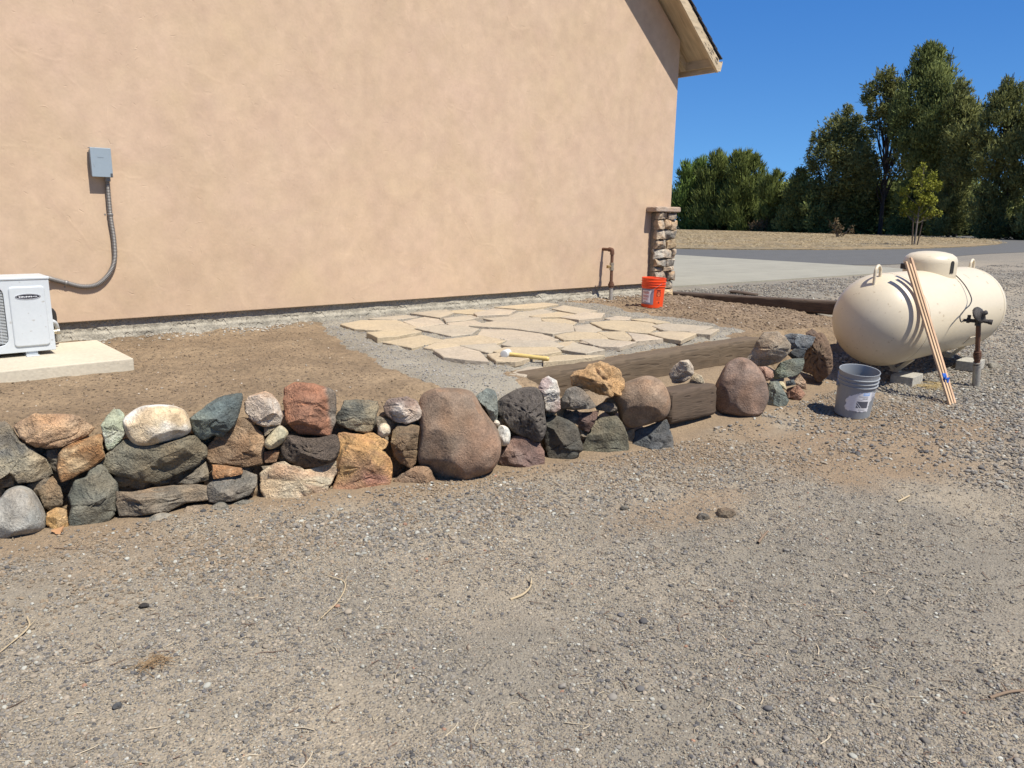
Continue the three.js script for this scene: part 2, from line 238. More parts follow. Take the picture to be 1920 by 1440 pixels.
// crushed fines spread for the flagstones: a heaped sheet that dives under the earth at its ragged rim
const PATCH = [[3.55, -7.2], [3.3, -6.5], [3.05, -5.85], [2.86, -4.92], [2.76, -4.27], [2.74, -3.8], [2.9, -3.55], [3.3, -3.45], [3.42, -3.75], [3.5, -3.98], [6.2, -3.98], [6.7, -4.15], [7.0, -4.8], [7.0, -5.8], [7.35, -6.7], [7.2, -7.0], [6.6, -7.2]];
function inPatch(x, z) { let d = 9, s = -1; for (let i = 0, j = PATCH.length - 1; i < PATCH.length; j = i++) { const [ax, az] = PATCH[i], [bx, bz] = PATCH[j], t = clamp(((x - ax) * (bx - ax) + (z - az) * (bz - az)) / ((bx - ax) ** 2 + (bz - az) ** 2), 0, 1); d = Math.min(d, Math.hypot(x - ax - t * (bx - ax), z - az - t * (bz - az))); if ((az > z) !== (bz > z) && x < (bx - ax) * (z - az) / (bz - az) + ax) s = -s; } return s * d; }
function finesY(x, z) { const d = inPatch(x, z) + 0.16 * fb(x * 2.6, 2, z * 2.6, 4); return soilY(x, z) - 0.035 + 0.055 * smooth(-0.06, 0.16, d) + 0.006 * n3(x * 8, 4, z * 8); }
{
  const nx = 132, nz = 120, p = [], uv = [], c = [], ix = [];
  for (let j = 0; j <= nz; j++) for (let i = 0; i <= nx; i++) {
    const x = lerp(2.45, 7.6, i / nx), z0 = x < 3.48 ? frontZ(x) + 0.03 : -3.99, z = lerp(-7.15, z0, j / nz), k = j * (nx + 1) + i, b = fb(x * 1.4, 1, z * 1.4, 3); p.push(x, finesY(x, z), z); uv.push(x, z);
    c.push(...mix3([0.235, 0.21, 0.162], [0.315, 0.285, 0.222], clamp(0.4 + 1.6 * b, 0, 1))); if (i && j) ix.push(k - nx - 2, k - 1, k, k - nx - 2, k, k - nx - 1);
  }
  const g = new THREE.BufferGeometry(); g.setAttribute('position', new THREE.Float32BufferAttribute(p, 3)); g.setAttribute('color', new THREE.Float32BufferAttribute(c, 3)); g.setAttribute('uv', new THREE.Float32BufferAttribute(uv, 2)); g.setIndex(ix); g.computeVertexNormals();
  struct('crushed_fines', g, mat([1, 1, 1], FINES, 0.9, 0.006, { vertexColors: true, roughness: 0.97 }));
}
// flat sheets beyond the house
function sheet(name, pts, y, m, th = 0.12) { // a slab whose top lies at y
  const s = new THREE.Shape(pts.map(([x, z]) => new THREE.Vector2(x, -z))), g = new THREE.ExtrudeGeometry(s, { depth: th, bevelEnabled: false }); g.rotateX(-Math.PI / 2); g.translate(0, y - th, 0); return struct(name, boxUV(g), m);
}
const curve = (pts, n = 12, closed = false) => new THREE.CatmullRomCurve3(pts.map(([x, z]) => V(x, 0, z)), closed, 'centripetal').getPoints(n * pts.length).map((v) => [v.x, v.z]);
sheet('concrete_driveway', [[9.2, -7.62], [15.43, -7.3], [18.4, -7.15], [18.85, -8.1], [19.05, -14.5], [19.2, -22], [9.2, -22]], 0.47, mat([0.285, 0.267, 0.208], CONC, 2, 0.003));
sheet('asphalt_road', curve([[18.7, -30], [18.9, -16], [18.8, -9.5], [21, -8.7], [28.9, -10.0], [35.5, -10.0], [48, -9.0], [70, -8], [95, -10], [80, -24], [74, -40], [70, -62], [60, -80], [40, -60], [26, -40]], 6, true), 0.464, mat([0.1, 0.096, 0.083], ASPH, 1.5, 0.004), 0.08);
sheet('dry_lawn', curve([[23.0, -17.6], [26.97, -15.15], [33.77, -13.65], [45, -14.3], [54, -16.7], [60, -20.2], [64, -24], [68.5, -34], [66, -52], [50, -60], [30, -40], [22, -24]], 6, true), 0.5, mat([0.25, 0.193, 0.106], LAWN, 6, 0.02), 0.1);
// ---------- stones ----------
const rockBase = { r: rep(ROCK, 1, 1), p: rep(PIT, 2.2, 2.2) };
const rockMat = (t, bs, ro) => new THREE.MeshStandardMaterial({ color: new THREE.Color().setRGB(2, 2, 2), vertexColors: true, map: rockBase[t].map, bumpMap: rockBase[t].bump, bumpScale: bs, roughness: ro });
const RM = { r: rockMat('r', 0.012, 0.9), a: rockMat('r', 0.026, 0.85), s: rockMat('r', 0.03, 0.88), v: rockMat('p', 0.012, 0.95), k: rockMat('p', 0.018, 0.95) };
let rockSeed = 100;
const dull = (h) => { const c = new THREE.Color(h), l = 0.3 * c.r + 0.6 * c.g + 0.1 * c.b; const k = lerp(1.14, 0.92, smooth(0.12, 0.6, l)), w = c.b > c.r ? 0.6 : 0.8; return c.setRGB(lerp(l, c.r, w) * 1.06 * k, lerp(l, c.g, w) * 0.985 * k, lerp(l, c.b, w) * 0.87 * k); };
// one stone: o = its outline in cm about its centre (seen from the front), dep = its thickness; split faces, chips and grain by kind:
// r rounded by water, a angular, s split slab, v pitted lava, k knobbly
function stoneGeo(kind, c1, c2, dep, o, band, MM = 96, KK = 38) {
  const R = rng(++rockSeed * 7919), sd = rockSeed * 3.17, N = o.length / 2, P = [];
  for (let i = 0; i < N; i++) P.push([o[2 * i] / 96, o[2 * i + 1] / 96]);
  const soft = kind === 'r' || kind === 'v' ? 1 : kind === 'k' ? 0.8 : 0.12, cc = new THREE.CatmullRomCurve3(P.map(([x, y]) => V(x, y, 0)), true, 'centripetal'), L = [];
  const cum = [0]; for (let i = 0; i < N; i++) cum.push(cum[i] + Math.hypot(P[(i + 1) % N][0] - P[i][0], P[(i + 1) % N][1] - P[i][1]));
  for (let i = 0; i < MM; i++) { const t = i / MM * cum[N]; let k = 0; while (cum[k + 1] < t) k++; const f = (t - cum[k]) / (cum[k + 1] - cum[k] || 1), A = P[k], B = P[(k + 1) % N], q = cc.getPoint((k + f) / N); L.push([lerp(lerp(A[0], B[0], f), q.x, soft), lerp(lerp(A[1], B[1], f), q.y, soft)]); }
  let area = 0, cx = 0, cy = 0; for (let i = 0; i < MM; i++) { const a = L[i], b = L[(i + 1) % MM], w = a[0] * b[1] - b[0] * a[1]; area += w; cx += (a[0] + b[0]) * w; cy += (a[1] + b[1]) * w; } cx /= 3 * area; cy /= 3 * area; if (area < 0) L.reverse();
  const size = Math.sqrt(Math.abs(area) / 2), e1 = { r: 0.66, v: 0.6, k: 0.66, a: 0.46, s: 0.34 }[kind], e2 = { r: 0.95, v: 0.8, k: 0.9, a: 0.8, s: 0.75 }[kind], pos = [], zc = [];
  const cuts = [], vein = (kind === 's' || kind === 'a') && R() < 0.5 ? 0.3 + 0.8 * R() : 0; const nc = { r: 4, v: 5, k: 6, a: 11, s: 9 }[kind];
  for (let i = 0; i < nc; i++) { const th = R() * 6.283, nz = (kind === 's' || kind === 'a') && i === 0 ? 0.97 : 0.45 + 0.5 * R(), r = Math.sqrt(1 - nz * nz), n = V(Math.cos(th) * r, Math.sin(th) * r, nz); cuts.push([n, (kind === 's' && i === 0 ? 0.5 : kind === 'a' && i === 0 ? 0.62 : kind === 'r' ? 0.8 + 0.14 * R() : 0.58 + 0.3 * R())]); }
  const pts = [];
  for (let j = 0; j <= KK; j++) { const ph = Math.PI * j / KK, s = Math.pow(Math.sin(ph), e1), z = dep / 2 * Math.sign(Math.cos(ph)) * Math.pow(Math.abs(Math.cos(ph)), e2); for (let i = 0; i < MM; i++) pts.push(V(cx + (L[i][0] - cx) * s, cy + (L[i][1] - cy) * s, z)); }
  for (const [n, f] of cuts) { let m = -9; for (const p of pts) m = Math.max(m, (p.x - cx) * n.x + (p.y - cy) * n.y + p.z * n.z); const d = m * f; for (const p of pts) { const q = (p.x - cx) * n.x + (p.y - cy) * n.y + p.z * n.z - d; if (q > 0) p.addScaledVector(n, -q * 0.95 * smooth(0, 0.3, p.z / dep)); } }
  const amp = { r: 0.05, v: 0.06, k: 0.15, a: 0.085, s: 0.07 }[kind] * size, ang = R() * 0.8 - 0.4, ca = Math.cos(ang), sa = Math.sin(ang), col = [], uv = [], C1 = dull(c1), C2 = dull(c2), fq = 1 / size;
  const out = new Float32Array(pts.length * 3);
  pts.forEach((p, k) => {
    const x = p.x, y = p.y, z = p.z, u = x * ca + y * sa, v = -x * sa + y * ca;
    let d = fb(x * fq * 1.3 + sd, y * fq * 1.3, z * fq * 1.3, 4) * 1.4; if (kind === 's' || kind === 'a') { const l = n3(u * fq * 0.9 + sd, v * fq * 5, z * fq * 2); const st = n3(u * fq * 1.1 + 9, v * fq * (kind === 's' ? 2.6 : 1.5), z * fq + sd) * 5; d += 0.55 * (Math.floor(st) + smooth(0.7, 1, st - Math.floor(st))) / 1.6 + (kind === 's' ? 0.5 : 0.25) * (l > 0 ? Math.sqrt(l) : -Math.sqrt(-l)) - 0.8 * Math.max(0, 1 - Math.abs(n3(u * fq * 1.1, v * fq * 2.3 + sd, z * fq)) * 9); }
    if (kind === 'k') d += 1.1 * Math.abs(n3(x * fq * 4 + sd, y * fq * 4, z * fq * 4)) * 2 - 0.6; if (kind === 'v') d -= 1.2 * smooth(0.2, 0.45, n3(x * 55, y * 55, z * 55 + sd));
    const rr = Math.hypot(x - cx, y - cy, z) || 1, wz = 0.35 + 0.65 * Math.abs(z) / (dep / 2); d *= amp * wz; out[3 * k] = x + (x - cx) / rr * d; out[3 * k + 1] = y + (y - cy) / rr * d; out[3 * k + 2] = z + z / rr * d;
    let t = smooth(-0.04, 0.22, fb(x * fq * 0.9 + sd * 2, y * fq * 0.9, z * fq * 0.9 + 5, 4)), g = 1 + 0.5 * fb(x * fq * 3, y * fq * 3 + sd, z * fq * 3, 3);
    if (kind === 's') t = clamp(t * 0.7 + 0.35 * smooth(0, 0.4, n3(u * fq * 1.2, v * fq * 6 + sd, z * fq)), 0, 1);
    if (vein) g *= 1 + vein * smooth(0.75, 1, 1 - Math.abs(n3(u * fq * 0.7 + sd, v * fq * 1.6, z * fq * 0.7 + 3)) * 7) * (0.5 + n3(x * fq * 3, y * fq * 3, sd));
    if (band) t = smooth(0.42, 0.55, Math.abs((x - cx) * fq + 0.12 * n3(x * fq * 2, y * fq * 2, sd) + band) );
    col.push(lerp(C1.r, C2.r, t) * g, lerp(C1.g, C2.g, t) * g, lerp(C1.b, C2.b, t) * g);
  });
  const ix = []; for (let j = 0; j < KK; j++) for (let i = 0; i < MM; i++) { const a = j * MM + i, b = j * MM + (i + 1) % MM, c = a + MM, d = b + MM; if (j) ix.push(a, d, b); if (j < KK - 1 || 1) ix.push(a, c, d); }
  let g = new THREE.BufferGeometry(); g.setAttribute('position', new THREE.BufferAttribute(out, 3)); g.setAttribute('color', new THREE.Float32BufferAttribute(col, 3)); g.setIndex(ix);
  if (kind === 'a' || kind === 's') g = toCreasedNormals(g, 0.32); else { g.computeVertexNormals(); g = g.toNonIndexed(); }
  const gp = g.attributes.position, A = V(0, 0, 0), B = V(0, 0, 0), Q = V(0, 0, 0), qa = rad(25 * (sd % 7)), qc = Math.cos(qa), qs = Math.sin(qa); // the grain runs across each face at its true size
  for (let i = 0; i < gp.count; i += 3) { A.fromBufferAttribute(gp, i); B.fromBufferAttribute(gp, i + 1).sub(A); Q.fromBufferAttribute(gp, i + 2).sub(A); B.cross(Q); const bx = Math.abs(B.x), by = Math.abs(B.y), bz = Math.abs(B.z) * 1.6; for (let k = i; k < i + 3; k++) { const X = gp.getX(k), Y = gp.getY(k), Z = gp.getZ(k), [a, b] = bz >= bx && bz >= by ? [X, Y] : bx > by ? [Z + 0.3, Y] : [X, Z + 0.3]; uv.push((a * qc - b * qs) * 2.5 + sd, (a * qs + b * qc) * 2.5 + sd * 0.37); } }
  g.setAttribute('uv', new THREE.Float32BufferAttribute(uv, 2)); return g;
}
let rockParent;
function R(label, kind, c1, c2, dep, p, turn, tilt, o, band) {
  const m = put('stone', stoneGeo(kind, c1, c2, dep, o, band), RM[kind], rockParent, label || undefined);
  m.rotation.order = 'YXZ'; m.rotation.set(-tilt, turn, 0); m.position.set(p[0] - rockParent.position.x, p[1] - rockParent.position.y, p[2] - rockParent.position.z); return m;
}
function columnStones(col) { // tight ledge stone veneer, courses from the ground up
  const tones = ['#a89884', '#c2a679', '#857d72', '#b59e80', '#917e6c', '#a48b6c', '#b3a898'], r = rng(78); let y = 0.01, row = 0;
  while (y < 1.17) { let hh = 0.055 + 0.11 * r(); if (1.195 - y - hh < 0.05) hh = 1.195 - y; let x = -0.21, k = 0; while (x < 0.2) { let w = 0.13 + 0.24 * r(); if (0.23 - x - w < 0.09) w = 0.23 - x; const o = [], n = 4; for (const [cx, cy] of [[-1, -1], [0, -1], [1, -1], [1, 0], [1, 1], [0.2, 1], [-0.4, 1], [-1, 1], [-1, 0]]) o.push(cx * w * 48 * (0.9 + 0.12 * r()) , cy * hh * 48 * (0.84 + 0.2 * r()));
    const t = Math.floor(r() * tones.length), m = put('stone', stoneGeo(r() < 0.5 ? 'a' : 's', tones[t], tones[(t + 3) % 7], 0.15, o, 0, 36, 16), RM.a, col); m.position.set(x + w / 2, y + hh / 2, 0.02 + 0.035 * r()); m.rotation.set((r() - 0.5) * 0.25, (r() - 0.5) * 0.35, (r() - 0.5) * 0.12); x += w; k++; } y += hh; row++; }
}
// ---------- house ----------
const M = {};
M.stucco = mat([0.515, 0.37, 0.245], STUCCO, 4, 0.012, { roughness: 0.9 });
M.trim = mat([0.50, 0.405, 0.27], WOOD, 1.2, 0.002, { roughness: 0.75 });
M.found = mat([0.32, 0.295, 0.24], ROUGH, 1, 0.02, { roughness: 0.95 });
M.shingle = mat([0.045, 0.042, 0.042], ASPH, 1, 0.004);
const SL = 0.813, EX = 9.58, EY = 3.51, ZF = -6.75, RX = 3.1, roofY = (x) => EY + SL * (EX - x); // roof slope, eave edge, front of the rake
{
  const house = thing('house', 'tan stucco house gable end with a dark roof edge and bare foundation strip', 'house', [0, 0, 0]);
  const s = new THREE.Shape([[-2.95, 0.6], [9.15, 0.6], [9.15, roofY(9.15) + 0.05], [RX, roofY(RX) + 0.05], [-2.95, roofY(9.15) + 0.05]].map(([x, y]) => new THREE.Vector2(x, y)));
  const wg = new THREE.ExtrudeGeometry(s, { depth: 0.2, bevelEnabled: true, bevelSize: 0.006, bevelThickness: 0.006, bevelSegments: 2, bevelOffset: -0.006 }); wg.translate(0, 0, -7.306);
  put('gable_wall', boxUV(wg), M.stucco, house);
  putEach('side_wall', [box(8.95, 0.55, -17, 9.148, roofY(9.15) + 0.04, -7.31, 0), box(-2.948, 0.55, -17, -2.75, roofY(9.15) + 0.04, -7.31, 0)], M.stucco, house);
  const bs = new THREE.Shape([[-2.75, 0.5], [8.95, 0.5], [8.95, roofY(8.95)], [RX, roofY(RX)], [-2.75, roofY(8.95)]].map(([x, y]) => new THREE.Vector2(x, y))), bg = new THREE.ExtrudeGeometry(bs, { depth: 0.2, bevelEnabled: false }); bg.translate(0, 0, -17);
  put('back_wall', boxUV(bg), M.stucco, house);
  { // foundation: rough cast concrete set back under the stucco, with a lower ledge and lumps of spilt mortar
    const nx = 640, ny = 30, p = [], uv = [], ix = [];
    for (let j = 0; j <= ny; j++) for (let i = 0; i <= nx; i++) {
      const x = lerp(-2.93, 9.12, i / nx), y = lerp(0.25, 0.61, j / ny), led = 0.497 + 0.004 * n3(x * 2, 0, 0), lump = Math.max(0, fb(x * 3.1, y * 5, 3, 4) + 0.04) * smooth(0.1, 0.35, fb(x * 0.7, 2, 9, 2) + 0.2);
      p.push(x, y, -7.142 + 0.02 * smooth(led + 0.008, led - 0.004, y) + 0.005 * n3(x * 20, y * 20, 0) + 0.09 * lump * smooth(0.6, 0.5, y) + 0.03 * smooth(0.48, 0.40, y) * (0.6 + n3(x * 6, y * 6, 2))); uv.push(x, y);
      if (i && j) ix.push(j * (nx + 1) + i, (j - 1) * (nx + 1) + i - 1, (j - 1) * (nx + 1) + i, j * (nx + 1) + i, j * (nx + 1) + i - 1, (j - 1) * (nx + 1) + i - 1);
    }
    const g = new THREE.BufferGeometry(); g.setAttribute('position', new THREE.Float32BufferAttribute(p, 3)); g.setAttribute('uv', new THREE.Float32BufferAttribute(uv, 2)); g.setIndex(ix); g.computeVertexNormals();
    put('foundation', g, M.found, house, 'rough grey concrete foundation strip'); put('footing', box(-2.93, 0.2, -7.3, 9.12, 0.61, -7.19, 0), M.found, house);
  }
  // roof: deck, bargeboard, soffit, fascia, rafters, gutter and shingle courses
  const slab = (x0, x1, up0, up1, z0, z1) => { const q = new THREE.Shape([[x0, roofY(x0) + up0], [x1, roofY(x1) + up0], [x1, roofY(x1) + up1], [x0, roofY(x0) + up1]].map(([x, y]) => new THREE.Vector2(x, y))), g = new THREE.ExtrudeGeometry(q, { depth: z1 - z0, bevelEnabled: false }); g.translate(0, 0, z0); return boxUV(g); };
  const mirror = (g) => { const h = g.clone(), p = h.attributes.position; for (let i = 0; i < p.count; i++) p.setX(i, 2 * RX - p.getX(i)); const a = p.array; for (let i = 0; i < p.count; i += 3) for (let k = 0; k < 3; k++) { const t = a[(i + 1) * 3 + k]; a[(i + 1) * 3 + k] = a[(i + 2) * 3 + k]; a[(i + 2) * 3 + k] = t; } h.computeVertexNormals(); return h; };
  const both = (g) => { g = g.index ? g.toNonIndexed() : g; return [g, mirror(g)]; };
  putEach('soffit', both(slab(EX - 0.045, RX, 0.115, 0.14, -17.3, ZF - 0.042)), M.trim, house);
  putEach('bargeboard', both(slab(EX, RX, 0, 0.165, ZF - 0.04, ZF)), M.trim, house, 'pale bargeboard with peeling paint near its lower end');
  putEach('eave_fascia', both(box(EX - 0.042, EY + 0.003, -17.3, EX - 0.002, EY + 0.15, ZF - 0.043)), M.trim, house);
  putEach('fascia_backing', both(box(EX - 0.085, EY + 0.07, -17.2, EX - 0.044, EY + 0.19, ZF - 0.044)), M.trim, house);
  for (let k = 0; k < 6; k++) put('rafter', slab(EX - 0.088, 9.1, 0.0, 0.113, -7.33 - k * 0.6, -7.24 - k * 0.6), M.trim, house);
  const peel = rng(5), pg = []; for (let i = 0; i < 26; i++) { const x = EX - 0.02 - peel() * peel() * 0.55, h = 0.02 + 0.13 * peel(), l = 0.02 + 0.05 * peel(); const q = new THREE.Shape([[x, roofY(x) + h], [x - l, roofY(x - l) + h + 0.003], [x - l * 0.6, roofY(x - l * 0.6) + h + 0.008], [x - l * 0.1, roofY(x - l * 0.1) + h + 0.009]].map(([a, b]) => new THREE.Vector2(a, b))), g = new THREE.ExtrudeGeometry(q, { depth: 0.0015, bevelEnabled: false }); g.translate(0, 0, ZF + 0.0005); pg.push(boxUV(g)); }
  stuff(put('peeling_paint', pg, mat([0.09, 0.075, 0.06], WOOD, 1.2, 0), house));
  const gs = new THREE.Shape([[EX + 0.002, EY + 0.02], [EX + 0.055, EY + 0.02], [EX + 0.085, EY + 0.13], [EX + 0.085, EY + 0.155], [EX + 0.075, EY + 0.155], [EX + 0.07, EY + 0.135], [EX + 0.002, EY + 0.14]].map(([x, y]) => new THREE.Vector2(x, y))), gg = new THREE.ExtrudeGeometry(gs, { depth: 10.5, bevelEnabled: false }); gg.translate(0, 0, -17.25); put('gutter', boxUV(gg), M.trim, house);
  const [roof] = putEach('roof', both(slab(EX, RX, 0.168, 0.185, -17.3, ZF - 0.003)), M.shingle, house);
  for (let k = 0; k < 50; k++) { const x0 = EX + 0.05 - k * 0.13, a = slab(x0, x0 - 0.2, 0.186, 0.2, -17.32, ZF + 0.02), p = a.attributes.position; for (let i = 0; i < p.count; i++) { const t = (x0 - p.getX(i)) / 0.2; p.setY(i, p.getY(i) + 0.03 * (1 - t)); } a.computeVertexNormals(); putEach('shingle_course', both(a), M.shingle, roof); }
  // stone column at the corner
  const col = new THREE.Group(); col.name = 'stone_column'; col.position.set(8.91, 0.4, -7.02); house.add(col); col.userData.label = 'stone veneer column with a ledge cap at the house corner';
  put('mortar_core', T(box(-0.19, 0, -0.08, 0.215, 1.19, 0.02, 0.01)), mat([0.2, 0.17, 0.13], ROUGH, 1, 0.01), col);
  const capG = box(-0.31, 1.2, -0.08, 0.235, 1.275, 0.11, 0.02); put('ledge_cap', capG, mat([0.42, 0.31, 0.22], ROCK, 0.4, 0.01), col);
  columnStones(col);
}
// ---------- the dry stone wall ----------
rockParent = thing('stone_wall', 'low dry stacked wall of mixed stones along the front of the raised earth bed', 'stone wall', [2.5, 0, -3.6]);
R('large grey stone with a tan lower edge at the far left','s','#6c675c','#93866a',0.34,[0.54,0.33,-4.25],-0.13,0.27,[-13,-14,-13,2,-10,17,-6,17,-4,17,-1,12,1,7,6,2,10,-3,12,-8,12,-10,9,-12,1,-13,-2,-13,-4,-8,-7,-3]);
R('brown stone wedged under the large grey stone at the far left','s','#7d6a54','#8c795f',0.25,[0.48,0.23,-4.28],-0.11,0.29,[-6,-5,-5,6,-1,6,3,1,6,-5,-3,-5]);
R("flat tan slab with pebbles on top, first on the wall's upper course",'s','#927456','#ab8d69',0.34,[0.69,0.44,-4.22],-0.16,0.24,[-16,4,-13,6,-7,9,1,8,10,6,14,3,17,-1,14,-4,9,-6,2,-8,-8,-7,-12,-3,-14,-1]);
R('rust orange stone with a pale streak','s','#805a2c','#b39a70',0.22,[0.77,0.31,-4.10],-0.19,0.28,[-9,3,-7,6,-2,9,10,11,10,1,10,-1,3,-6,-1,-7,-4,-9,-9,-10,-10,-2]);
R('pale green pear shaped stone','a','#9aa288','#b9bda8',0.20,[0.92,0.43,-4.09],-0.22,0.25,[-5,3,-2,7,1,10,4,10,6,7,5,0,4,-4,-0,-9,-3,-10,-4,-8,-4,-3]);
R('white oval boulder with a cream top','r','#d8d4cc','#cdb48c',0.30,[1.12,0.43,-4.05],-0.27,0.25,[-15,4,-12,7,-6,10,3,10,8,9,13,6,15,0,15,-4,11,-7,2,-9,-6,-10,-11,-8,-14,-3]);
R('dark blue green stone leaning up to a point','a','#4a5654','#5f6f68',0.30,[1.40,0.45,-3.98],-0.34,0.24,[-13,-0,-9,3,1,9,9,11,13,11,13,8,11,1,8,-5,2,-11,-2,-9,-6,-11,-10,-10,-13,-4]);
R('wide grey slab tilted below the white boulder','s','#67614f','#7c7563',0.30,[1.08,0.26,-4.03],-0.26,0.29,[-24,-1,-21,4,-17,8,-11,12,-8,7,4,8,17,10,20,10,23,6,25,4,25,-1,21,-5,11,-9,1,-12,-5,-11,-12,-7,-16,-6,-21,-3]);
R('brown square stone below the blue green one','s','#7b6348','#8f785c',0.26,[1.48,0.29,-3.96],-0.36,0.28,[-15,-4,-12,1,-6,7,0,12,5,13,11,9,15,3,14,-8,13,-12,3,-13,-5,-11,-13,-9]);
R('thin ochre brick shaped stone','s','#96693a','#a07a50',0.15,[1.39,0.18,-3.85],-0.35,0.31,[-7,4,0,3,7,1,7,-2,-0,-3,-7,-3]);
R('thin grey wedge under the wide grey slab','s','#665f52','#7a7160',0.20,[1.26,0.17,-3.98],-0.31,0.31,[-8,-5,-0,-0,6,5,7,0,7,-5,-0,-6]);
R('long low grey stone with a tan left end','s','#716656','#8f7c62',0.26,[1.09,0.07,-3.93],-0.27,0.34,[-21,7,-14,6,-5,7,5,7,16,6,22,4,22,-3,10,-3,2,-6,-12,-6,-20,-5,-21,-2]);
R('rough grey stone right of the long low one','a','#6d675d','#827a6c',0.24,[1.41,0.09,-3.85],-0.35,0.33,[-12,2,-8,5,-2,8,7,8,12,5,12,-1,8,-5,1,-6,-9,-7,-12,-6]);
R('dark green grey rounded stone on the ground','a','#54564c','#67665a',0.28,[0.79,0.12,-4.03],-0.19,0.32,[-11,3,-7,10,-2,11,0,15,5,16,8,12,11,5,11,-3,9,-9,4,-13,-1,-14,-5,-15,-10,-14,-11,-9,-10,-4]);
R('upright brown stone','s','#675a45','#7d6a50',0.20,[0.63,0.15,-4.15],-0.15,0.31,[-5,2,-1,6,2,8,5,2,5,-3,4,-7,-1,-8,-3,-6]);
R('small yellow ochre stone on the ground','a','#a07a3c','#b08e5c',0.14,[0.63,0.05,-4.02],-0.16,0.34,[-4,4,-0,6,4,4,4,-1,4,-6,-1,-5,-5,-1]);
R('light grey granite boulder at the lower left end','r','#8b8880','#a39e92',0.40,[0.49,0.08,-4.16],-0.12,0.33,[-12,-6,-11,5,-6,8,-3,11,2,12,6,10,9,4,11,-5,10,-10,7,-12,0,-12,-8,-11]);
R('','a','#5a574e','#6c685c',0.14,[0.66,0.30,-4.21],-0.16,0.27,[-3,3,4,2,4,-3,-0,-1]);
R('','r','#6f6a5c','#7d776a',0.10,[1.05,0.00,-3.85],-0.27,0.36,[-7,-0,-3,3,2,3,7,0,6,-2,1,-4,-5,-2]);
R('','s','#7b6c58','#8a7a64',0.12,[1.20,-0.00,-3.83],-0.30,0.36,[-7,-1,-3,4,4,4,7,2,3,-1,-3,-4,-7,-4]);
R('','r','#67655c','#76746a',0.10,[1.32,0.01,-3.80],-0.33,0.36,[-5,-0,-0,3,3,2,5,-2,0,-3,-3,-3]);
R('','a','#6d6a60','#7a766a',0.10,[1.43,0.01,-3.79],-0.36,0.35,[-6,-0,1,2,6,1,5,-2,-4,-2]);
R('pinkish white stone on the upper course','a','#b9a896','#a88f76',0.22,[1.63,0.47,-3.91],-0.39,0.24,[-10,4,-8,7,1,9,5,7,8,2,10,-5,7,-9,-1,-9,-6,-7,-9,-2]);
R('brick red and grey block standing highest on the left half','a','#8e5f42','#6a6054',0.36,[1.87,0.44,-3.85],-0.45,0.24,[-14,6,-13,12,-8,15,2,14,10,11,13,9,14,3,14,-6,10,-15,2,-14,-7,-13,-12,-7,-14,-1], 0.12);
R('grey layered angular stone','s','#5f5f55','#857b62',0.26,[2.10,0.38,-3.76],-0.51,0.25,[-11,-0,-8,5,-6,9,1,9,12,8,11,-3,8,-9,5,-9,-3,-7,-11,-3]);
R('pinkish grey stone with a white crust','a','#7c6c64','#b3aaa2',0.24,[2.36,0.40,-3.67],-0.57,0.25,[-11,2,-8,6,2,8,8,5,11,-3,9,-6,1,-8,-6,-6,-10,-3]);
R('small pale green pebble shaped stone','r','#a39c7e','#b5ad93',0.12,[1.66,0.32,-3.84],-0.41,0.27,[-6,-2,-3,2,2,6,4,5,6,2,4,-2,0,-5,-4,-6,-6,-4]);
R('','a','#80745f','#8d826c',0.10,[1.66,0.35,-3.89],-0.40,0.27,[-4,2,4,3,-1,-1,-4,-3]);
R('dark pitted stone with a hollow top','v','#4c4239','#685b4b',0.24,[1.82,0.23,-3.77],-0.45,0.29,[-15,2,-13,8,-10,9,-2,7,5,7,13,8,15,6,15,-1,12,-6,5,-8,-3,-9,-10,-6,-14,-2]);
R('big flat yellow orange slab','s','#ab8348','#8e6350',0.20,[2.05,0.12,-3.65],-0.51,0.32,[-11,20,-8,20,-2,18,8,18,16,13,15,10,13,9,17,4,18,-4,17,-9,14,-13,3,-16,-8,-19,-19,-19,-16,-12,-12,-2,-11,7]);
R('small upright brown stone beside the biggest boulder','a','#6f5a40','#86704f',0.22,[2.33,0.20,-3.61],-0.57,0.29,[-7,8,-4,12,4,12,8,11,7,-1,6,-9,3,-13,-3,-10,-6,-7,-8,1]);
R('','r','#a39984','#b8ae9a',0.10,[2.21,0.31,-3.64],-0.55,0.27,[-3,2,0,4,3,2,3,-2,-0,-4,-3,-3]);
R('flat brown stone with a white chip on the ground','s','#81684f','#8d765e',0.22,[2.33,0.02,-3.52],-0.58,0.34,[-12,0,-6,4,-0,7,9,7,12,-1,10,-4,6,-6,-5,-7,-10,-4]);
R('cream quartz stone with rusty spots','s','#b5a486','#a5704f',0.26,[1.74,0.06,-3.75],-0.43,0.34,[-20,7,-18,9,-12,12,-7,12,-4,10,3,8,10,9,16,11,21,11,22,7,17,1,14,-3,10,-9,-1,-12,-9,-11,-17,-7,-19,-1]);
R('','a','#7d5633','#8d6a48',0.12,[1.64,0.21,-3.86],-0.40,0.30,[-4,3,4,3,2,-3,-4,-3]);
R('','a','#57503f','#6a6150',0.10,[1.86,-0.01,-3.69],-0.47,0.35,[-4,-4,1,2,4,4,4,1,1,-4]);
R('','a','#8a7e68','#958a74',0.12,[1.60,0.16,-3.84],-0.40,0.31,[-3,1,3,1,2,-1,-2,-1]);
R('','a','#6a6458','#7a7468',0.08,[2.20,0.34,-3.68],-0.54,0.26,[-1,2,1,2,1,-2,-1,-2]);
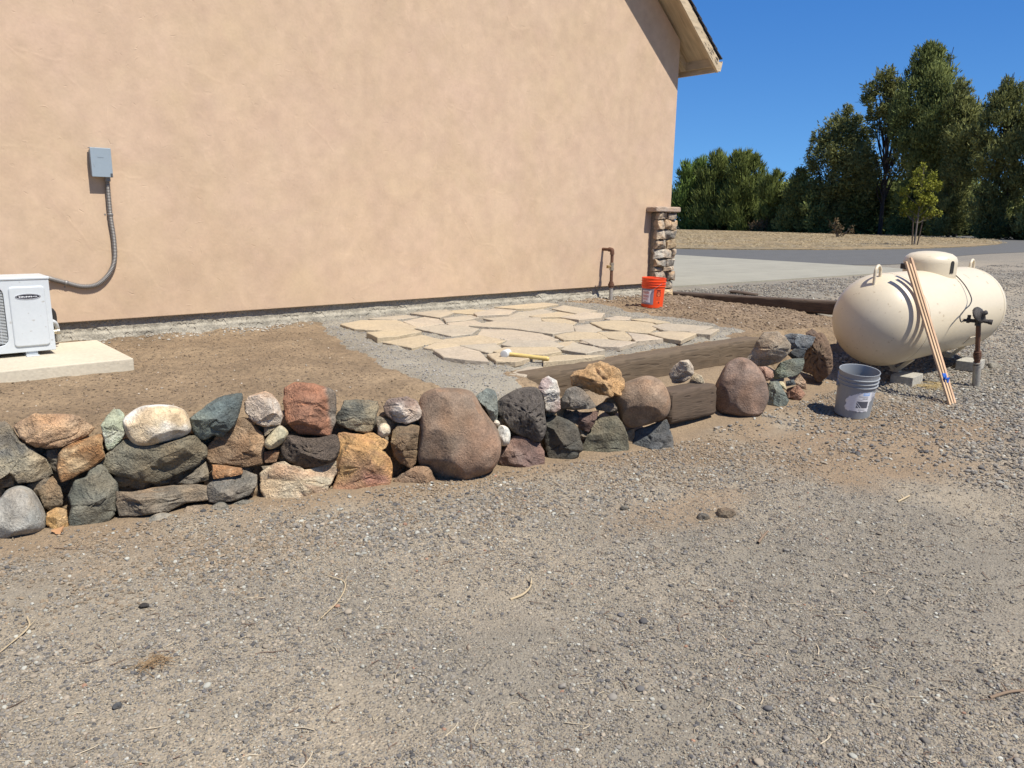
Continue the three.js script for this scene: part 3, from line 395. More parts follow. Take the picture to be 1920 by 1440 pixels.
R('biggest boulder, rounded and rosy brown','r','#776350','#8a6c55',0.50,[2.65,0.22,-3.52],-0.65,0.28,[-22,22,-18,26,-10,28,4,27,8,25,13,17,18,10,22,4,24,-5,23,-12,19,-19,11,-23,2,-27,-8,-27,-14,-25,-20,-19,-24,-13,-24,-2,-23,10]);
R('green grey stone wedged by the biggest boulder','a','#67716a','#8f978c',0.24,[2.90,0.37,-3.57],-0.68,0.24,[-7,5,-0,10,4,9,6,5,7,-4,6,-10,3,-10,-1,-2]);
R("charcoal pitted rock below the timber's end",'v','#504b47','#5f5a54',0.36,[3.09,0.30,-3.46],-0.73,0.25,[-15,7,-9,12,0,16,9,16,13,9,14,1,15,-8,11,-16,4,-14,-5,-10,-12,-2,-15,1]);
R('upright white stone with a pink cap','a','#cfc8bd','#a08a82',0.22,[3.29,0.41,-3.42],-0.77,0.22,[-7,4,-5,9,-1,11,4,8,6,2,7,-9,4,-11,-2,-10,-4,-5]);
R('grey three sided slab','s','#67625b','#7a736a',0.26,[3.51,0.36,-3.38],-0.80,0.23,[-11,-7,-10,0,-7,6,-2,8,4,4,12,-5,8,-7,-1,-8]);
R('','s','#605c55','#716b62',0.16,[3.68,0.29,-3.29],-0.84,0.24,[-7,0,-2,3,5,3,7,-1,2,-3,-6,-2]);
R('knobbly yellow rock on top of the wall','k','#a5814f','#bf9d6d',0.30,[3.65,0.47,-3.35],-0.83,0.20,[-17,0,-14,5,-9,6,-4,9,2,11,10,8,15,4,17,-4,15,-9,11,-10,2,-9,-7,-6,-16,-4]);
R('round pinkish brown boulder beside the wood offcut','r','#7e6853','#907962',0.36,[3.96,0.30,-3.22],-0.89,0.23,[-19,3,-14,10,-7,14,3,17,10,15,16,8,18,-0,16,-8,10,-12,0,-16,-8,-17,-13,-13,-16,-4]);
R('low red brown stone right of the biggest boulder','a','#70564c','#80675b',0.26,[3.03,0.07,-3.39],-0.73,0.31,[-14,-2,-9,6,-5,11,-1,11,5,9,11,7,14,2,14,-6,9,-9,1,-11,-8,-10,-13,-5]);
R('small white egg shaped stone','r','#d3cfc5','#bfb8a6',0.12,[2.92,0.20,-3.43],-0.71,0.28,[-4,3,-2,6,2,5,4,1,3,-5,-1,-6,-3,-3]);
R('','r','#c2bcae','#b2aa9a',0.06,[2.88,0.28,-3.45],-0.70,0.26,[-2,-0,0,2,2,-0,-0,-2]);
R('dark grey green block with a brown stain','a','#4a4840','#625d50',0.30,[3.35,0.11,-3.34],-0.79,0.29,[-13,5,-12,14,-6,16,2,12,9,8,11,2,13,-5,9,-10,3,-14,-2,-16,-9,-14,-12,-6]);
R('small reddish three sided stone','a','#634d45','#735c50',0.16,[3.55,0.21,-3.33],-0.82,0.26,[-7,0,-3,5,7,7,6,2,1,-7,-4,-5]);
R('grey green stone with pale scratches','s','#605c4a','#716b58',0.28,[3.65,0.09,-3.25],-0.84,0.28,[-14,-12,-15,-5,-11,3,-9,11,-2,14,6,15,9,11,13,4,15,-5,14,-11,6,-14,-5,-15]);
R('blue grey stone at the foot of the round boulder','a','#4d5052','#666a6a',0.30,[3.98,0.06,-3.14],-0.90,0.28,[-15,1,-9,6,9,13,12,6,15,-5,15,-10,0,-13,-13,-14]);
R('','a','#57534c','#66615a',0.18,[3.49,0.22,-3.42],-0.80,0.26,[-7,4,4,5,7,-4,-1,-4]);
R('big reddish brown boulder right of the wood offcut','r','#705c50','#80695a',0.45,[5.20,0.22,-3.25],-1.01,0.21,[-20,-3,-16,10,-11,19,-4,23,2,23,9,19,15,12,19,2,20,-6,18,-14,15,-19,6,-22,-4,-22,-15,-19,-19,-11]);
R("grey tan boulder at the timber's right end",'a','#857866','#9c917f',0.36,[5.78,0.46,-3.39],-1.04,0.15,[-16,-10,-10,4,-5,13,6,15,13,10,17,4,16,-3,10,-10,1,-14,-7,-15,-12,-13]);
R('blue grey glinting stone on top of the end pile','a','#586068','#78838a',0.24,[6.27,0.47,-3.38],-1.08,0.14,[-13,5,-8,7,5,6,12,5,10,-2,5,-7,-1,-7,-7,-7,-10,-0]);
R('black stone under the blue grey one','a','#383d40','#4a5052',0.20,[6.16,0.38,-3.34],-1.07,0.16,[-7,-1,-2,5,7,3,6,-3,-2,-5]);
R('big rough brown rock beside the tank','v','#6b5644','#7c6852',0.40,[6.62,0.29,-3.39],-1.10,0.16,[-12,12,-4,20,2,22,9,13,13,-0,13,-10,8,-18,3,-21,-3,-15,-12,-12,-12,1]);
R('','a','#6d5848','#7c6858',0.20,[6.62,0.50,-3.46],-1.09,0.13,[-5,1,0,5,5,1,5,-5,-4,-4]);
R('green grey slab in the end pile','s','#5d6860','#76806f',0.24,[5.96,0.28,-3.29],-1.07,0.18,[-12,-4,-7,5,-0,8,11,10,11,1,7,-5,-1,-7,-11,-10]);
R('small pink stone beside the reddish boulder','a','#8f7060','#a08474',0.16,[5.56,0.29,-3.26],-1.04,0.19,[-6,5,-1,6,5,3,6,-2,1,-6,-3,-3]);
R("upright green stone at the wall's right foot",'a','#62706a','#7a877e',0.20,[5.65,0.11,-3.19],-1.06,0.21,[-8,-11,-9,2,-7,11,-1,12,3,6,9,-3,7,-8,-2,-13]);
R('small tan three sided stone in the end pile','a','#937a62','#a48c72',0.14,[6.04,0.17,-3.22],-1.08,0.19,[-5,-0,-1,7,4,1,6,-6,-0,-5]);
R('','a','#515a5e','#646e70',0.10,[5.89,0.18,-3.22],-1.07,0.19,[-4,1,2,3,4,-1,-3,-3]);
R('','r','#c2b58c','#b5a880',0.08,[5.73,0.18,-3.20],-1.06,0.20,[-3,3,0,3,3,-3,0,-2]);
R('','a','#80604e','#91725e',0.16,[5.93,0.09,-3.19],-1.08,0.21,[-8,3,1,7,8,-0,2,-6,-6,-4]);
{ // rubble wedged in behind the face stones
  const r = rng(44), tn = ['#6f6555', '#7d6f5b', '#5f584c', '#837258']; for (let i = 0; i < 60; i++) { const x = lerp(0.1, 3.9, (i + r()) / 60), y = 0.03 + 0.27 * r(), s = 5 + 5 * r(), o = [], n = 7; for (let k = 0; k < n; k++) { const a = k / n * 6.283; o.push(Math.cos(a) * s * (0.75 + 0.4 * r()), Math.sin(a) * s * 0.75 * (0.75 + 0.4 * r())); } const t = Math.floor(r() * 4), m = put('stone', stoneGeo('a', tn[t], tn[(t + 1) % 4], 0.12, o, 0, 30, 14), RM.a, rockParent); m.position.set(x - rockParent.position.x, y, zWall(x) - 0.3 * y - 0.15 - rockParent.position.z); m.rotation.set(r() - 0.5, -0.3 + r() - 0.5, r() * 6); }
}
rockParent = thing('pale_boulder', 'small pale boulder sitting on the earth against the front timber', 'boulder', [4.72, 0.22, -3.6]);
R('','a','#988c7c','#b5a895',0.22,[4.71,0.38,-3.46],-0.94,0.19,[-9,-2,-6,4,-2,8,4,9,8,4,9,-1,6,-5,-1,-9,-7,-9]);
rockParent = thing('broken_stone', 'small pale broken stone beside the pale boulder and above the wood offcut', 'stone', [4.9, 0.2, -3.5]);
R('','a','#a39478','#b3a58a',0.10,[4.79,0.32,-3.40],-0.95,0.20,[-3,-1,-1,5,5,3,8,-4,3,-5,-7,-5]);
// timbers
M.oldWood = mat([0.112, 0.082, 0.052], WOOD, 0.7, 0.006, { roughness: 0.9 });
M.darkWood = mat([0.085, 0.06, 0.042], WOOD, 0.7, 0.007, { roughness: 0.9 });
function timber(len, h, d, seed) { // rough sawn beam along x, its edges worn and its faces checked
  let q = new THREE.BoxGeometry(len, h, d, Math.ceil(len * 30), 8, 8); const p = q.attributes.position;
  for (let i = 0; i < p.count; i++) {
    const x = p.getX(i), y = p.getY(i), z = p.getZ(i), ey = 1 - Math.min(1, (h / 2 - Math.abs(y)) / 0.02), ez = 1 - Math.min(1, (d / 2 - Math.abs(z)) / 0.02), ex = 1 - Math.min(1, (len / 2 - Math.abs(x)) / 0.02), w = 0.012 * ey * ez + 0.01 * (ex * ey + ex * ez) / 2;
    const k = 0.006 * n3(x * 3 + seed, y * 9, z * 9) + 0.004 * n3(x * 9, y * 40 + seed, z * 40); p.setXYZ(i, x - Math.sign(x) * 0.012 * ex * Math.max(ey, ez) + 0.01 * ex * n3(y * 30, z * 30, seed), y - Math.sign(y) * w * 0.7 + k, z - Math.sign(z) * w * 0.7 + k);
  }
  q.computeVertexNormals(); q = q.toNonIndexed(); q.computeVertexNormals(); const uvo = boxUV(q); const u = uvo.attributes.uv; for (let i = 0; i < u.count; i++) u.setXY(i, u.getX(i) + seed, u.getY(i) + seed * 0.3); return toCreasedNormals(uvo, 0.9);
}
function swapUV(g) { const u = g.attributes.uv; for (let i = 0; i < u.count; i++) u.setXY(i, u.getY(i), u.getX(i)); return g; }
{ const t = tag(put('front_timber', timber(2.95, 0.24, 0.17, 1.3), M.oldWood), 'long weathered timber edging the front of the flagstones', 'timber'); t.position.set(4.97, 0.312, -3.94);
  const f = tag(put('edging_timber', timber(3.1, 0.17, 0.17, 4.1), M.darkWood), 'long dark timber edging the far right side of the earth bed', 'timber'); f.position.set(9.3, 0.42, -5.72); f.rotation.set(0, Math.PI / 2, 0, 'YXZ'); f.rotation.z = -0.035;
  const o = tag(put('wood_offcut', timber(0.58, 0.24, 0.19, 2.2), mat([0.085, 0.06, 0.04], WOOD, 0.6, 0.007)), 'short brown timber offcut set between two boulders in the stone wall', 'timber offcut'); o.position.set(4.6, 0.18, -3.34); o.rotation.set(-0.06, 0.03, -0.03);
  const s = tag(put('scrap_board', timber(0.52, 0.035, 0.1, 5.2), M.darkWood), 'short dark scrap board lying on gravel beyond the far timber', 'board'); s.position.set(9.78, 0.485, -6.2); s.rotation.y = 1.36; }
// ---------- flagstones ----------
{
  const pat = thing('flagstone_patio', 'unfinished patio of irregular sandstone flagstones laid on crushed fines', 'patio', [5, 0.43, -5.4]);
  const tones = [[0.36, 0.3, 0.215], [0.385, 0.32, 0.235], [0.355, 0.3, 0.22], [0.40, 0.322, 0.212], [0.36, 0.308, 0.228], [0.39, 0.315, 0.205]].map((c) => { const m = mat(c, SLAB, 1, 0.012, { roughness: 0.9 }); return m; }), r = rng(9);
  function S(o) {
    const P = [], n = o.length / 2; for (let i = 0; i < n; i++) { const ax = o[2 * i] / 100, az = o[2 * i + 1] / 100, bx = o[(2 * i + 2) % o.length] / 100, bz = o[(2 * i + 3) % o.length] / 100, L = Math.hypot(bx - ax, bz - az), k = Math.max(2, Math.round(L / 0.07)), nx = (bz - az) / L, nz = -(bx - ax) / L, sd = r() * 50; for (let j = 0; j < k; j++) { const t = j / k, d = (j ? 0.014 : 0.006) * n3(t * L * 9 + sd, sd, 0) + 0.004 * (r() - 0.5); P.push([lerp(ax, bx, t) + nx * d, lerp(az, bz, t) + nz * d]); } }
    const cx = P.reduce((s, p) => s + p[0], 0) / P.length, cz = P.reduce((s, p) => s + p[1], 0) / P.length, th = 0.04 + 0.015 * r();
    const g0 = new THREE.ExtrudeGeometry(new THREE.Shape(P.map(([x, z]) => new THREE.Vector2((x - cx) * 1.02, -(z - cz) * 1.02))), { depth: th - 0.01, bevelEnabled: true, bevelSize: 0.006, bevelThickness: 0.005, bevelSegments: 1, bevelOffset: -0.006 }); g0.rotateX(-Math.PI / 2);
    const g = boxUV(g0), u = g.attributes.uv, du = r() * 9; for (let i = 0; i < u.count; i++) u.setXY(i, u.getX(i) + du, u.getY(i) + du * 0.6);
    const m = put('flagstone', g, tones[Math.floor(r() * 6)], pat); m.position.set(cx - 5, finesY(cx, cz) - 0.43 - 0.021 + 0.008 * r() + 0.012 * smooth(-5, -4.2, cz) , cz + 5.4); m.rotation.set((r() - 0.5) * 0.02, 0, (r() - 0.5) * 0.02);
  }
S([358,-665,388,-679,419,-662,406,-606,377,-595,365,-613,353,-630]);
S([343,-590,389,-593,387,-571,353,-558,337,-562]);
S([401,-686,450,-692,450,-671,420,-664,404,-679]);
S([336,-552,382,-563,383,-530,340,-515]);
S([420,-651,456,-666,460,-646,447,-618,408,-607]);
S([457,-694,510,-702,500,-674,462,-647]);
S([403,-602,437,-607,448,-584,448,-565,424,-545,402,-546]);
S([348,-509,386,-533,424,-534,427,-499,408,-491,377,-499,350,-499]);
S([344,-490,371,-491,369,-463,349,-428,339,-443,332,-460]);
S([376,-498,407,-490,395,-467,372,-456]);
S([426,-538,453,-565,472,-544,477,-508,466,-476,456,-473,426,-498]);
S([451,-582,495,-596,532,-571,541,-533,512,-502,481,-499,473,-546]);
S([452,-622,466,-646,505,-650,498,-628,473,-618]);
S([449,-616,485,-618,478,-597,450,-588,441,-602]);
S([509,-694,540,-692,550,-667,512,-653,502,-676]);
S([510,-651,557,-673,565,-645,532,-620,498,-630]);
S([569,-687,647,-689,651,-666,600,-652,579,-661]);
S([497,-618,525,-614,550,-590,536,-572,496,-597]);
S([529,-618,564,-640,608,-647,599,-621,553,-601]);
S([547,-603,602,-615,601,-590,573,-581,550,-590]);
S([617,-641,654,-659,648,-599,607,-591]);
S([548,-586,571,-574,562,-547,547,-536,537,-567]);
S([569,-577,620,-592,633,-574,602,-550,570,-552]);
S([477,-491,508,-498,525,-475,500,-447,466,-468]);
S([402,-476,424,-491,451,-469,439,-441,432,-440,402,-464]);
S([375,-454,394,-463,427,-439,417,-422,397,-421,378,-436]);
S([365,-449,379,-450,378,-435,389,-418,361,-412,352,-423]);
S([344,-399,357,-406,387,-415,382,-404,347,-386]);
S([392,-417,415,-417,440,-397,407,-398,381,-403]);
S([446,-462,470,-461,463,-447,443,-444]);
S([426,-431,457,-449,457,-425,453,-409,429,-407]);
S([472,-455,493,-445,495,-430,474,-418,461,-429]);
S([542,-533,567,-534,548,-499,522,-488,517,-504]);
S([570,-535,600,-533,626,-503,605,-476,560,-453,552,-476,551,-500]);
S([523,-482,546,-469,522,-437,506,-432,506,-454]);
S([607,-550,634,-557,639,-541,622,-529,605,-540]);
S([617,-522,640,-518,635,-486,619,-491]);
S([598,-478,626,-483,643,-439,601,-427,583,-453]);
S([556,-449,583,-444,593,-421,545,-404,545,-423]);
S([541,-461,545,-441,538,-418,508,-424]);
S([589,-428,611,-431,632,-424,594,-408,591,-416]);
S([465,-449,490,-447,503,-419,472,-410,462,-423]);
}
// ---------- concrete pad and condenser ----------
M.conc = mat([0.50, 0.45, 0.35], CONC, 2, 0.003);
{
  const g = new RoundedBoxGeometry(2.3, 0.1, 1.0, 3, 0.01); T(g, 0.31, 0.45, -6.2); tag(put('concrete_pad', boxUV(g), M.conc), 'flat pale concrete pad on the earth under the white condenser', 'concrete pad');
  const W = mat([0.53, 0.56, 0.565], PAINT, 1, 0.0006, { roughness: 0.4 }), dark = mat([0.02, 0.02, 0.022], null, 1, 0, { roughness: 0.7 }), black = mat([0.03, 0.03, 0.03], null, 1, 0, { roughness: 0.5 });
  const c = thing('condenser', 'white outdoor air conditioner condenser on the concrete pad, cut by the left edge', 'air conditioner', [0.66, 0.5, -6.35]);
  // local frame: x to the right, front face at z = 0.16
  const f = new THREE.Shape([[-0.42, 0.03], [0.422, 0.03], [0.422, 0.53], [-0.42, 0.53]].map(([x, y]) => new THREE.Vector2(x, y))), hole = new THREE.Path(); // front sheet with the fan opening
  const rr = (path, x0, y0, x1, y1, r) => { path.moveTo(x0 + r, y0); path.lineTo(x1 - r, y0); path.quadraticCurveTo(x1, y0, x1, y0 + r); path.lineTo(x1, y1 - r); path.quadraticCurveTo(x1, y1, x1 - r, y1); path.lineTo(x0 + r, y1); path.quadraticCurveTo(x0, y1, x0, y1 - r); path.lineTo(x0, y0 + r); path.quadraticCurveTo(x0, y0, x0 + r, y0); return path; };
  rr(hole, -0.385, 0.085, 0.145, 0.485, 0.06); f.holes.push(hole);
  const fg = new THREE.ExtrudeGeometry(f, { depth: 0.006, bevelEnabled: true, bevelSize: 0.004, bevelThickness: 0.004, bevelSegments: 3, bevelOffset: -0.004 }); fg.translate(0, 0, 0.152); put('front_sheet', boxUV(fg), W, c);
  putEach('side_panel', [box(0.414, 0.03, -0.15, 0.42, 0.53, 0.151, 0), box(-0.42, 0.03, -0.15, -0.414, 0.53, 0.151, 0)], W, c); put('back_panel', box(-0.41, 0.03, -0.15, 0.41, 0.526, -0.145, 0), W, c); put('base_pan', box(-0.413, 0.03, -0.144, 0.413, 0.036, 0.15, 0), W, c);
  put('top_cover', box(-0.43, 0.527, -0.158, 0.428, 0.548, 0.168, 0.008), W, c);
  put('fan_shroud', box(-0.4, 0.04, -0.14, 0.18, 0.52, 0.09, 0), dark, c);
  const e = new THREE.Shape(); rr(e, 0.175, 0.07, 0.39, 0.485, 0.025); const eg = new THREE.ExtrudeGeometry(e, { depth: 0.003, bevelEnabled: true, bevelSize: 0.012, bevelThickness: 0.009, bevelSegments: 5, bevelOffset: -0.012 }); eg.translate(0, 0, 0.162); put('embossed_panel', boxUV(eg), W, c);
  const wires = []; for (let i = 0; i < 38; i++) { const y = 0.1 + i * 0.0102, k = Math.max(0, 0.04 - Math.min(y - 0.085, 0.485 - y)); wires.push(rod([-0.38 + k * 0.4, y, 0.15], [0.142 - k * 0.4, y, 0.15], 0.0024, 6)); } for (let i = 0; i < 6; i++) wires.push(rod([-0.34 + i * 0.09, 0.088, 0.144], [-0.34 + i * 0.09, 0.482, 0.144], 0.0024, 6));
  stuff(put('fan_guard', wires, W, c)); // thin wires over the fan opening
  const fan = []; for (let i = 0; i < 3; i++) { const b = new THREE.BoxGeometry(0.16, 0.1, 0.004); T(b, 0.1, 0, 0, 0.5, 0, 0); T(b, -0.12, 0.285, 0.115, 0, 0, i * 2.094); fan.push(b); } put('fan', [...fan, rod([-0.12, 0.285, 0.1], [-0.12, 0.285, 0.13], 0.05, 20)], black, c);
  for (const x of [-0.3, 0.275]) put('foot', [box(x - 0.04, 0, -0.15, x + 0.04, 0.006, 0.19, 0.002), box(x - 0.036, 0.006, -0.14, x + 0.036, 0.03, 0.15, 0.004)], W, c);
  { // oval badge
    const cv = document.createElement('canvas'); cv.width = 512; cv.height = 144; const q = cv.getContext('2d'); q.fillStyle = '#f2f4f4'; q.fillRect(0, 0, 512, 144);
    q.fillStyle = '#10131f'; q.beginPath(); q.ellipse(256, 72, 252, 68, 0, 0, 7); q.fill(); q.strokeStyle = '#f4f4f4'; q.lineWidth = 5; q.beginPath(); q.ellipse(256, 72, 236, 55, 0, 0, 7); q.stroke();
    q.fillStyle = '#ffffff'; q.textAlign = 'left'; q.textBaseline = 'middle'; q.font = 'bold 44px sans-serif'; const w1 = q.measureText('SOLEUS').width; q.font = '38px sans-serif'; const w2 = q.measureText('AIR').width, k = 370 / (w1 + w2); q.save(); q.translate(71, 73); q.scale(k, 1); q.font = 'bold 44px sans-serif'; q.fillText('SOLEUS', 0, 0); q.font = '38px sans-serif'; q.fillText('AIR', w1, 3); q.restore();
    const t = new THREE.CanvasTexture(cv); t.colorSpace = THREE.SRGBColorSpace; const bg = new THREE.CylinderGeometry(0.5, 0.5, 0.002, 48); bg.rotateX(Math.PI / 2); const uv = bg.attributes.uv, p = bg.attributes.position; for (let i = 0; i < uv.count; i++) uv.setXY(i, p.getX(i) + 0.5, p.getY(i) + 0.5); bg.scale(0.155, 0.042, 1); bg.translate(0.285, 0.415, 0.1755); put('badge', bg, new THREE.MeshStandardMaterial({ map: t, roughness: 0.4 }), c);
  }
  // insulated line set and valves behind the casing's right side
  const l = thing('refrigerant_line', 'bundle of black and white insulated pipes between the condenser and the wall', 'pipe', [1.1, 0.5, -6.6]);
  put('insulated_pipe', tube([[-0.02, 0.3, 0.12], [0.035, 0.27, 0.1], [0.05, 0.18, 0.06], [0.05, 0.06, -0.06], [0.06, 0.04, -0.3], [0.06, 0.1, -0.52]], 0.02, 40, 10), black, l);
  put('insulated_pipe', tube([[-0.02, 0.2, 0.12], [0.04, 0.19, 0.1], [0.07, 0.12, 0.04], [0.08, 0.03, -0.08], [0.1, 0.03, -0.3], [0.1, 0.09, -0.52]], 0.016, 40, 10), W, l, 'white wrapped pipe');
  put('valve', [rod([-0.02, 0.12, 0.13], [0.05, 0.12, 0.13], 0.018, 10), rod([0.05, 0.12, 0.13], [0.065, 0.12, 0.13], 0.024, 6)], mat([0.45, 0.4, 0.3], null, 1, 0, { metalness: 0.8, roughness: 0.4 }), l);
  // grey electrical box on the wall, its whip running down to the condenser
  const B = mat([0.27, 0.325, 0.36], PAINT, 1, 0.0004, { roughness: 0.45 }), steel = mat([0.24, 0.225, 0.205], null, 1, 0, { metalness: 0.55, roughness: 0.55 });
  const d = thing('disconnect_box', 'grey electrical disconnect box on the stucco wall', 'electrical box', [1.69, 1.765, -7.1]);
  put('body', box(-0.068, 0.01, 0.001, 0.072, 0.215, 0.07, 0.004), B, d); put('cover', [box(-0.076, 0.0, 0.071, 0.078, 0.228, 0.083, 0.004), box(-0.076, 0.222, 0.02, 0.078, 0.228, 0.0705, 0.002)], B, d); put('hasp', [box(0.06, 0.0, 0.083, 0.074, 0.032, 0.094, 0.003)], mat([0.08, 0.085, 0.09], null, 1, 0), d); put('pressed_mark', box(-0.025, 0.15, 0.0832, 0.02, 0.156, 0.0842, 0.0005), mat([0.2, 0.24, 0.27], null, 1, 0), d); put('hub', rod([0.045, -0.03, 0.036], [0.045, 0.015, 0.036], 0.022, 16), steel, d);
  const w = thing('conduit', 'ribbed grey metal conduit curving from the electrical box to the condenser', 'conduit', [1.7, 1.2, -7.081]);
  const cp = new THREE.CatmullRomCurve3([[0.035, 0.55, 0.005], [0.035, 0.45, 0], [0.035, 0.25, 0], [0.045, 0.05, 0], [0.03, -0.12, 0], [-0.03, -0.23, 0], [-0.12, -0.3, 0], [-0.22, -0.31, 0], [-0.34, -0.275, 0.0], [-0.47, -0.23, 0.03], [-0.58, -0.2, 0.3], [-0.66, -0.2, 0.54]].map((p) => V(...p)));
  const cg = new THREE.TubeGeometry(cp, 900, 0.0185, 12), pp = cg.attributes.position; for (let i = 0; i <= 900; i++) { const o = cp.getPointAt(i / 900), s = 1 + 0.12 * Math.sin(i * 1.05); for (let j = 0; j <= 12; j++) { const k = i * 13 + j; pp.setXYZ(k, o.x + (pp.getX(k) - o.x) * s, o.y + (pp.getY(k) - o.y) * s, o.z + (pp.getZ(k) - o.z) * s); } } cg.computeVertexNormals(); put('ribbed_pipe', cg, steel, w);
  for (const [x, y, rz] of [[0.035, 0.27, 0], [-0.34, -0.275, 1.3]]) { const s = new THREE.TorusGeometry(0.0185, 0.004, 8, 20); s.scale(1, 1, 3); T(s, 0, 0, 0, Math.PI / 2, 0, 0); const t2 = box(-0.045, -0.011, -0.029, -0.016, 0.011, -0.024, 0.001); const sc = rod([-0.035, 0, -0.026], [-0.035, 0, -0.017], 0.007, 8); const g = mergeGeometries([s.toNonIndexed(), t2, sc.toNonIndexed()]); T(g, x, y, 0, 0, 0, rz); put('strap', g, steel, w); }
}
// ---------- gas riser on the wall ----------
M.rust = mat([0.12, 0.06, 0.037], RUST, 0.4, 0.002, { roughness: 0.8 });
M.galv = mat([0.34, 0.35, 0.35], RUST, 0.8, 0.0005, { roughness: 0.5, metalness: 0.3 });
{
  const g = thing('gas_riser', 'rusty pipe rising from the earth and bending into the stucco wall, with a shut-off valve', 'gas pipe', [7.74, 0.4, -6.93]);
  put('sleeve', rod([0, -0.05, 0.02], [0, 0.2, 0.01], 0.025, 16), M.galv, g); put('union', [rod([0, 0.2, 0.01], [0, 0.225, 0.009], 0.033, 12), rod([0, 0.225, 0.009], [0, 0.255, 0.008], 0.041, 8), rod([0, 0.255, 0.008], [0, 0.28, 0.008], 0.031, 12)], M.rust, g);
  put('pipe', [rod([0, 0.28, 0.008], [0.005, 0.66, 0], 0.021, 14), tube([[0.005, 0.66, 0], [0.005, 0.69, -0.004], [0.005, 0.7, -0.03]], 0.022, 12, 14), rod([0.005, 0.7, -0.03], [0.005, 0.7, -0.175], 0.021, 14)], M.rust, g); put('elbow', [rod([0.005, 0.635, 0], [0.005, 0.665, 0], 0.029, 14), tube([[0.005, 0.66, 0], [0.005, 0.695, -0.006], [0.005, 0.7, -0.04]], 0.028, 12, 14), rod([0.005, 0.7, -0.036], [0.005, 0.7, -0.06], 0.029, 14)], M.rust, g);
  put('valve', [rod([0.002, 0.43, 0.004], [0.002, 0.455, 0.004], 0.03, 8), rod([0.002, 0.455, 0.004], [0.003, 0.505, 0.003], 0.026, 14), rod([0.003, 0.505, 0.003], [0.003, 0.53, 0.002], 0.03, 8)], mat([0.32, 0.3, 0.26], RUST, 0.4, 0.001, { metalness: 0.5, roughness: 0.5 }), g); put('handle', [rod([-0.02, 0.48, 0.003], [-0.075, 0.48, 0.02], 0.014, 10), box(-0.1, 0.46, 0.0, -0.072, 0.5, 0.035, 0.006)], mat([0.35, 0.26, 0.12], RUST, 0.4, 0.001, { metalness: 0.5, roughness: 0.5 }), g);
}
// ---------- buckets ----------
function bucket(name, label, p, tilt, rgb, ringY, more) {
  const b = thing(name, label, 'bucket', p); b.rotation.set(tilt[0], tilt[2] ?? 0, tilt[1]);
  const m = mat(rgb, PAINT, 0.7, 0.0006, { roughness: 0.45 }), H = 0.368, r = (y) => lerp(0.131, 0.147, y / H), prof = [[0, 0.004], [0.125, 0.0], [r(0.006), 0.006]];
  for (const y of ringY) prof.push([r(y - 0.009), y - 0.009], [r(y) + 0.0075, y - 0.006], [r(y) + 0.009, y - 0.002], [r(y) + 0.009, y + 0.001], [r(y) + 0.0015, y + 0.004]);
  prof.push([r(0.362) + 0.002, 0.355], [r(0.362) + 0.005, 0.364], [r(0.362) + 0.003, H], [r(0.362) - 0.002, 0.366], [r(0.35) - 0.003, 0.35], [r(0.1) - 0.003, 0.1], [r(0) - 0.003, 0.012], [0, 0.012]);
  const g = new THREE.LatheGeometry(prof.map(([x, y]) => new THREE.Vector2(x, y)), 72); const q = toCreasedNormals(g, 0.6), u = q.attributes.uv; for (let i = 0; i < u.count; i++) u.setXY(i, u.getX(i) * 0.88, u.getY(i) * 0.4);
  put('pail', q, m, b); more(b, r, m); return b;
}
function wrap(r, y0, y1, a0, a1, edge, off) { // printed or pasted sheet curved round the pail; edge(u, v) keeps or drops grid cells
  const nu = 48, nv = 32, p = [], uv = [], ix = []; for (let j = 0; j <= nv; j++) for (let i = 0; i <= nu; i++) { const u = i / nu, v = j / nv, y = lerp(y0, y1, v), a = lerp(a0, a1, u), R = r(y) + off(u, v); p.push(Math.sin(a) * R, y, Math.cos(a) * R); uv.push(u, v); if (i && j && edge((i - 0.5) / nu, (j - 0.5) / nv)) { const k = j * (nu + 1) + i; ix.push(k - nu - 2, k - nu - 1, k, k - nu - 2, k, k - 1); } }
  const g = new THREE.BufferGeometry(); g.setAttribute('position', new THREE.Float32BufferAttribute(p, 3)); g.setAttribute('uv', new THREE.Float32BufferAttribute(uv, 2)); g.setIndex(ix); g.computeVertexNormals(); return g;
}
const canvasMat = (w, h, draw, ro = 0.7) => { const c = document.createElement('canvas'); c.width = w; c.height = h; draw(c.getContext('2d'), w, h); const t = new THREE.CanvasTexture(c); t.colorSpace = THREE.SRGBColorSpace; return new THREE.MeshStandardMaterial({ map: t, roughness: ro, side: THREE.DoubleSide }); };
const blot = (q, x, y, w, h, seed) => { const r = rng(seed); let X = x; while (X < x + w) { const l = h * (0.35 + 0.4 * r()); q.fillRect(X, y, l * 0.3, h * (0.7 + 0.3 * r())); q.fillRect(X, y + h * 0.38 * r(), l * 0.8, h * 0.22); q.fillRect(X + l * 0.55, y + h * 0.2 * r(), l * 0.25, h * 0.8); X += l + h * 0.12; } }; // worn lettering, too faint to read in the photograph
const steelWire = mat([0.3, 0.29, 0.28], null, 1, 0, { metalness: 0.7, roughness: 0.4 });
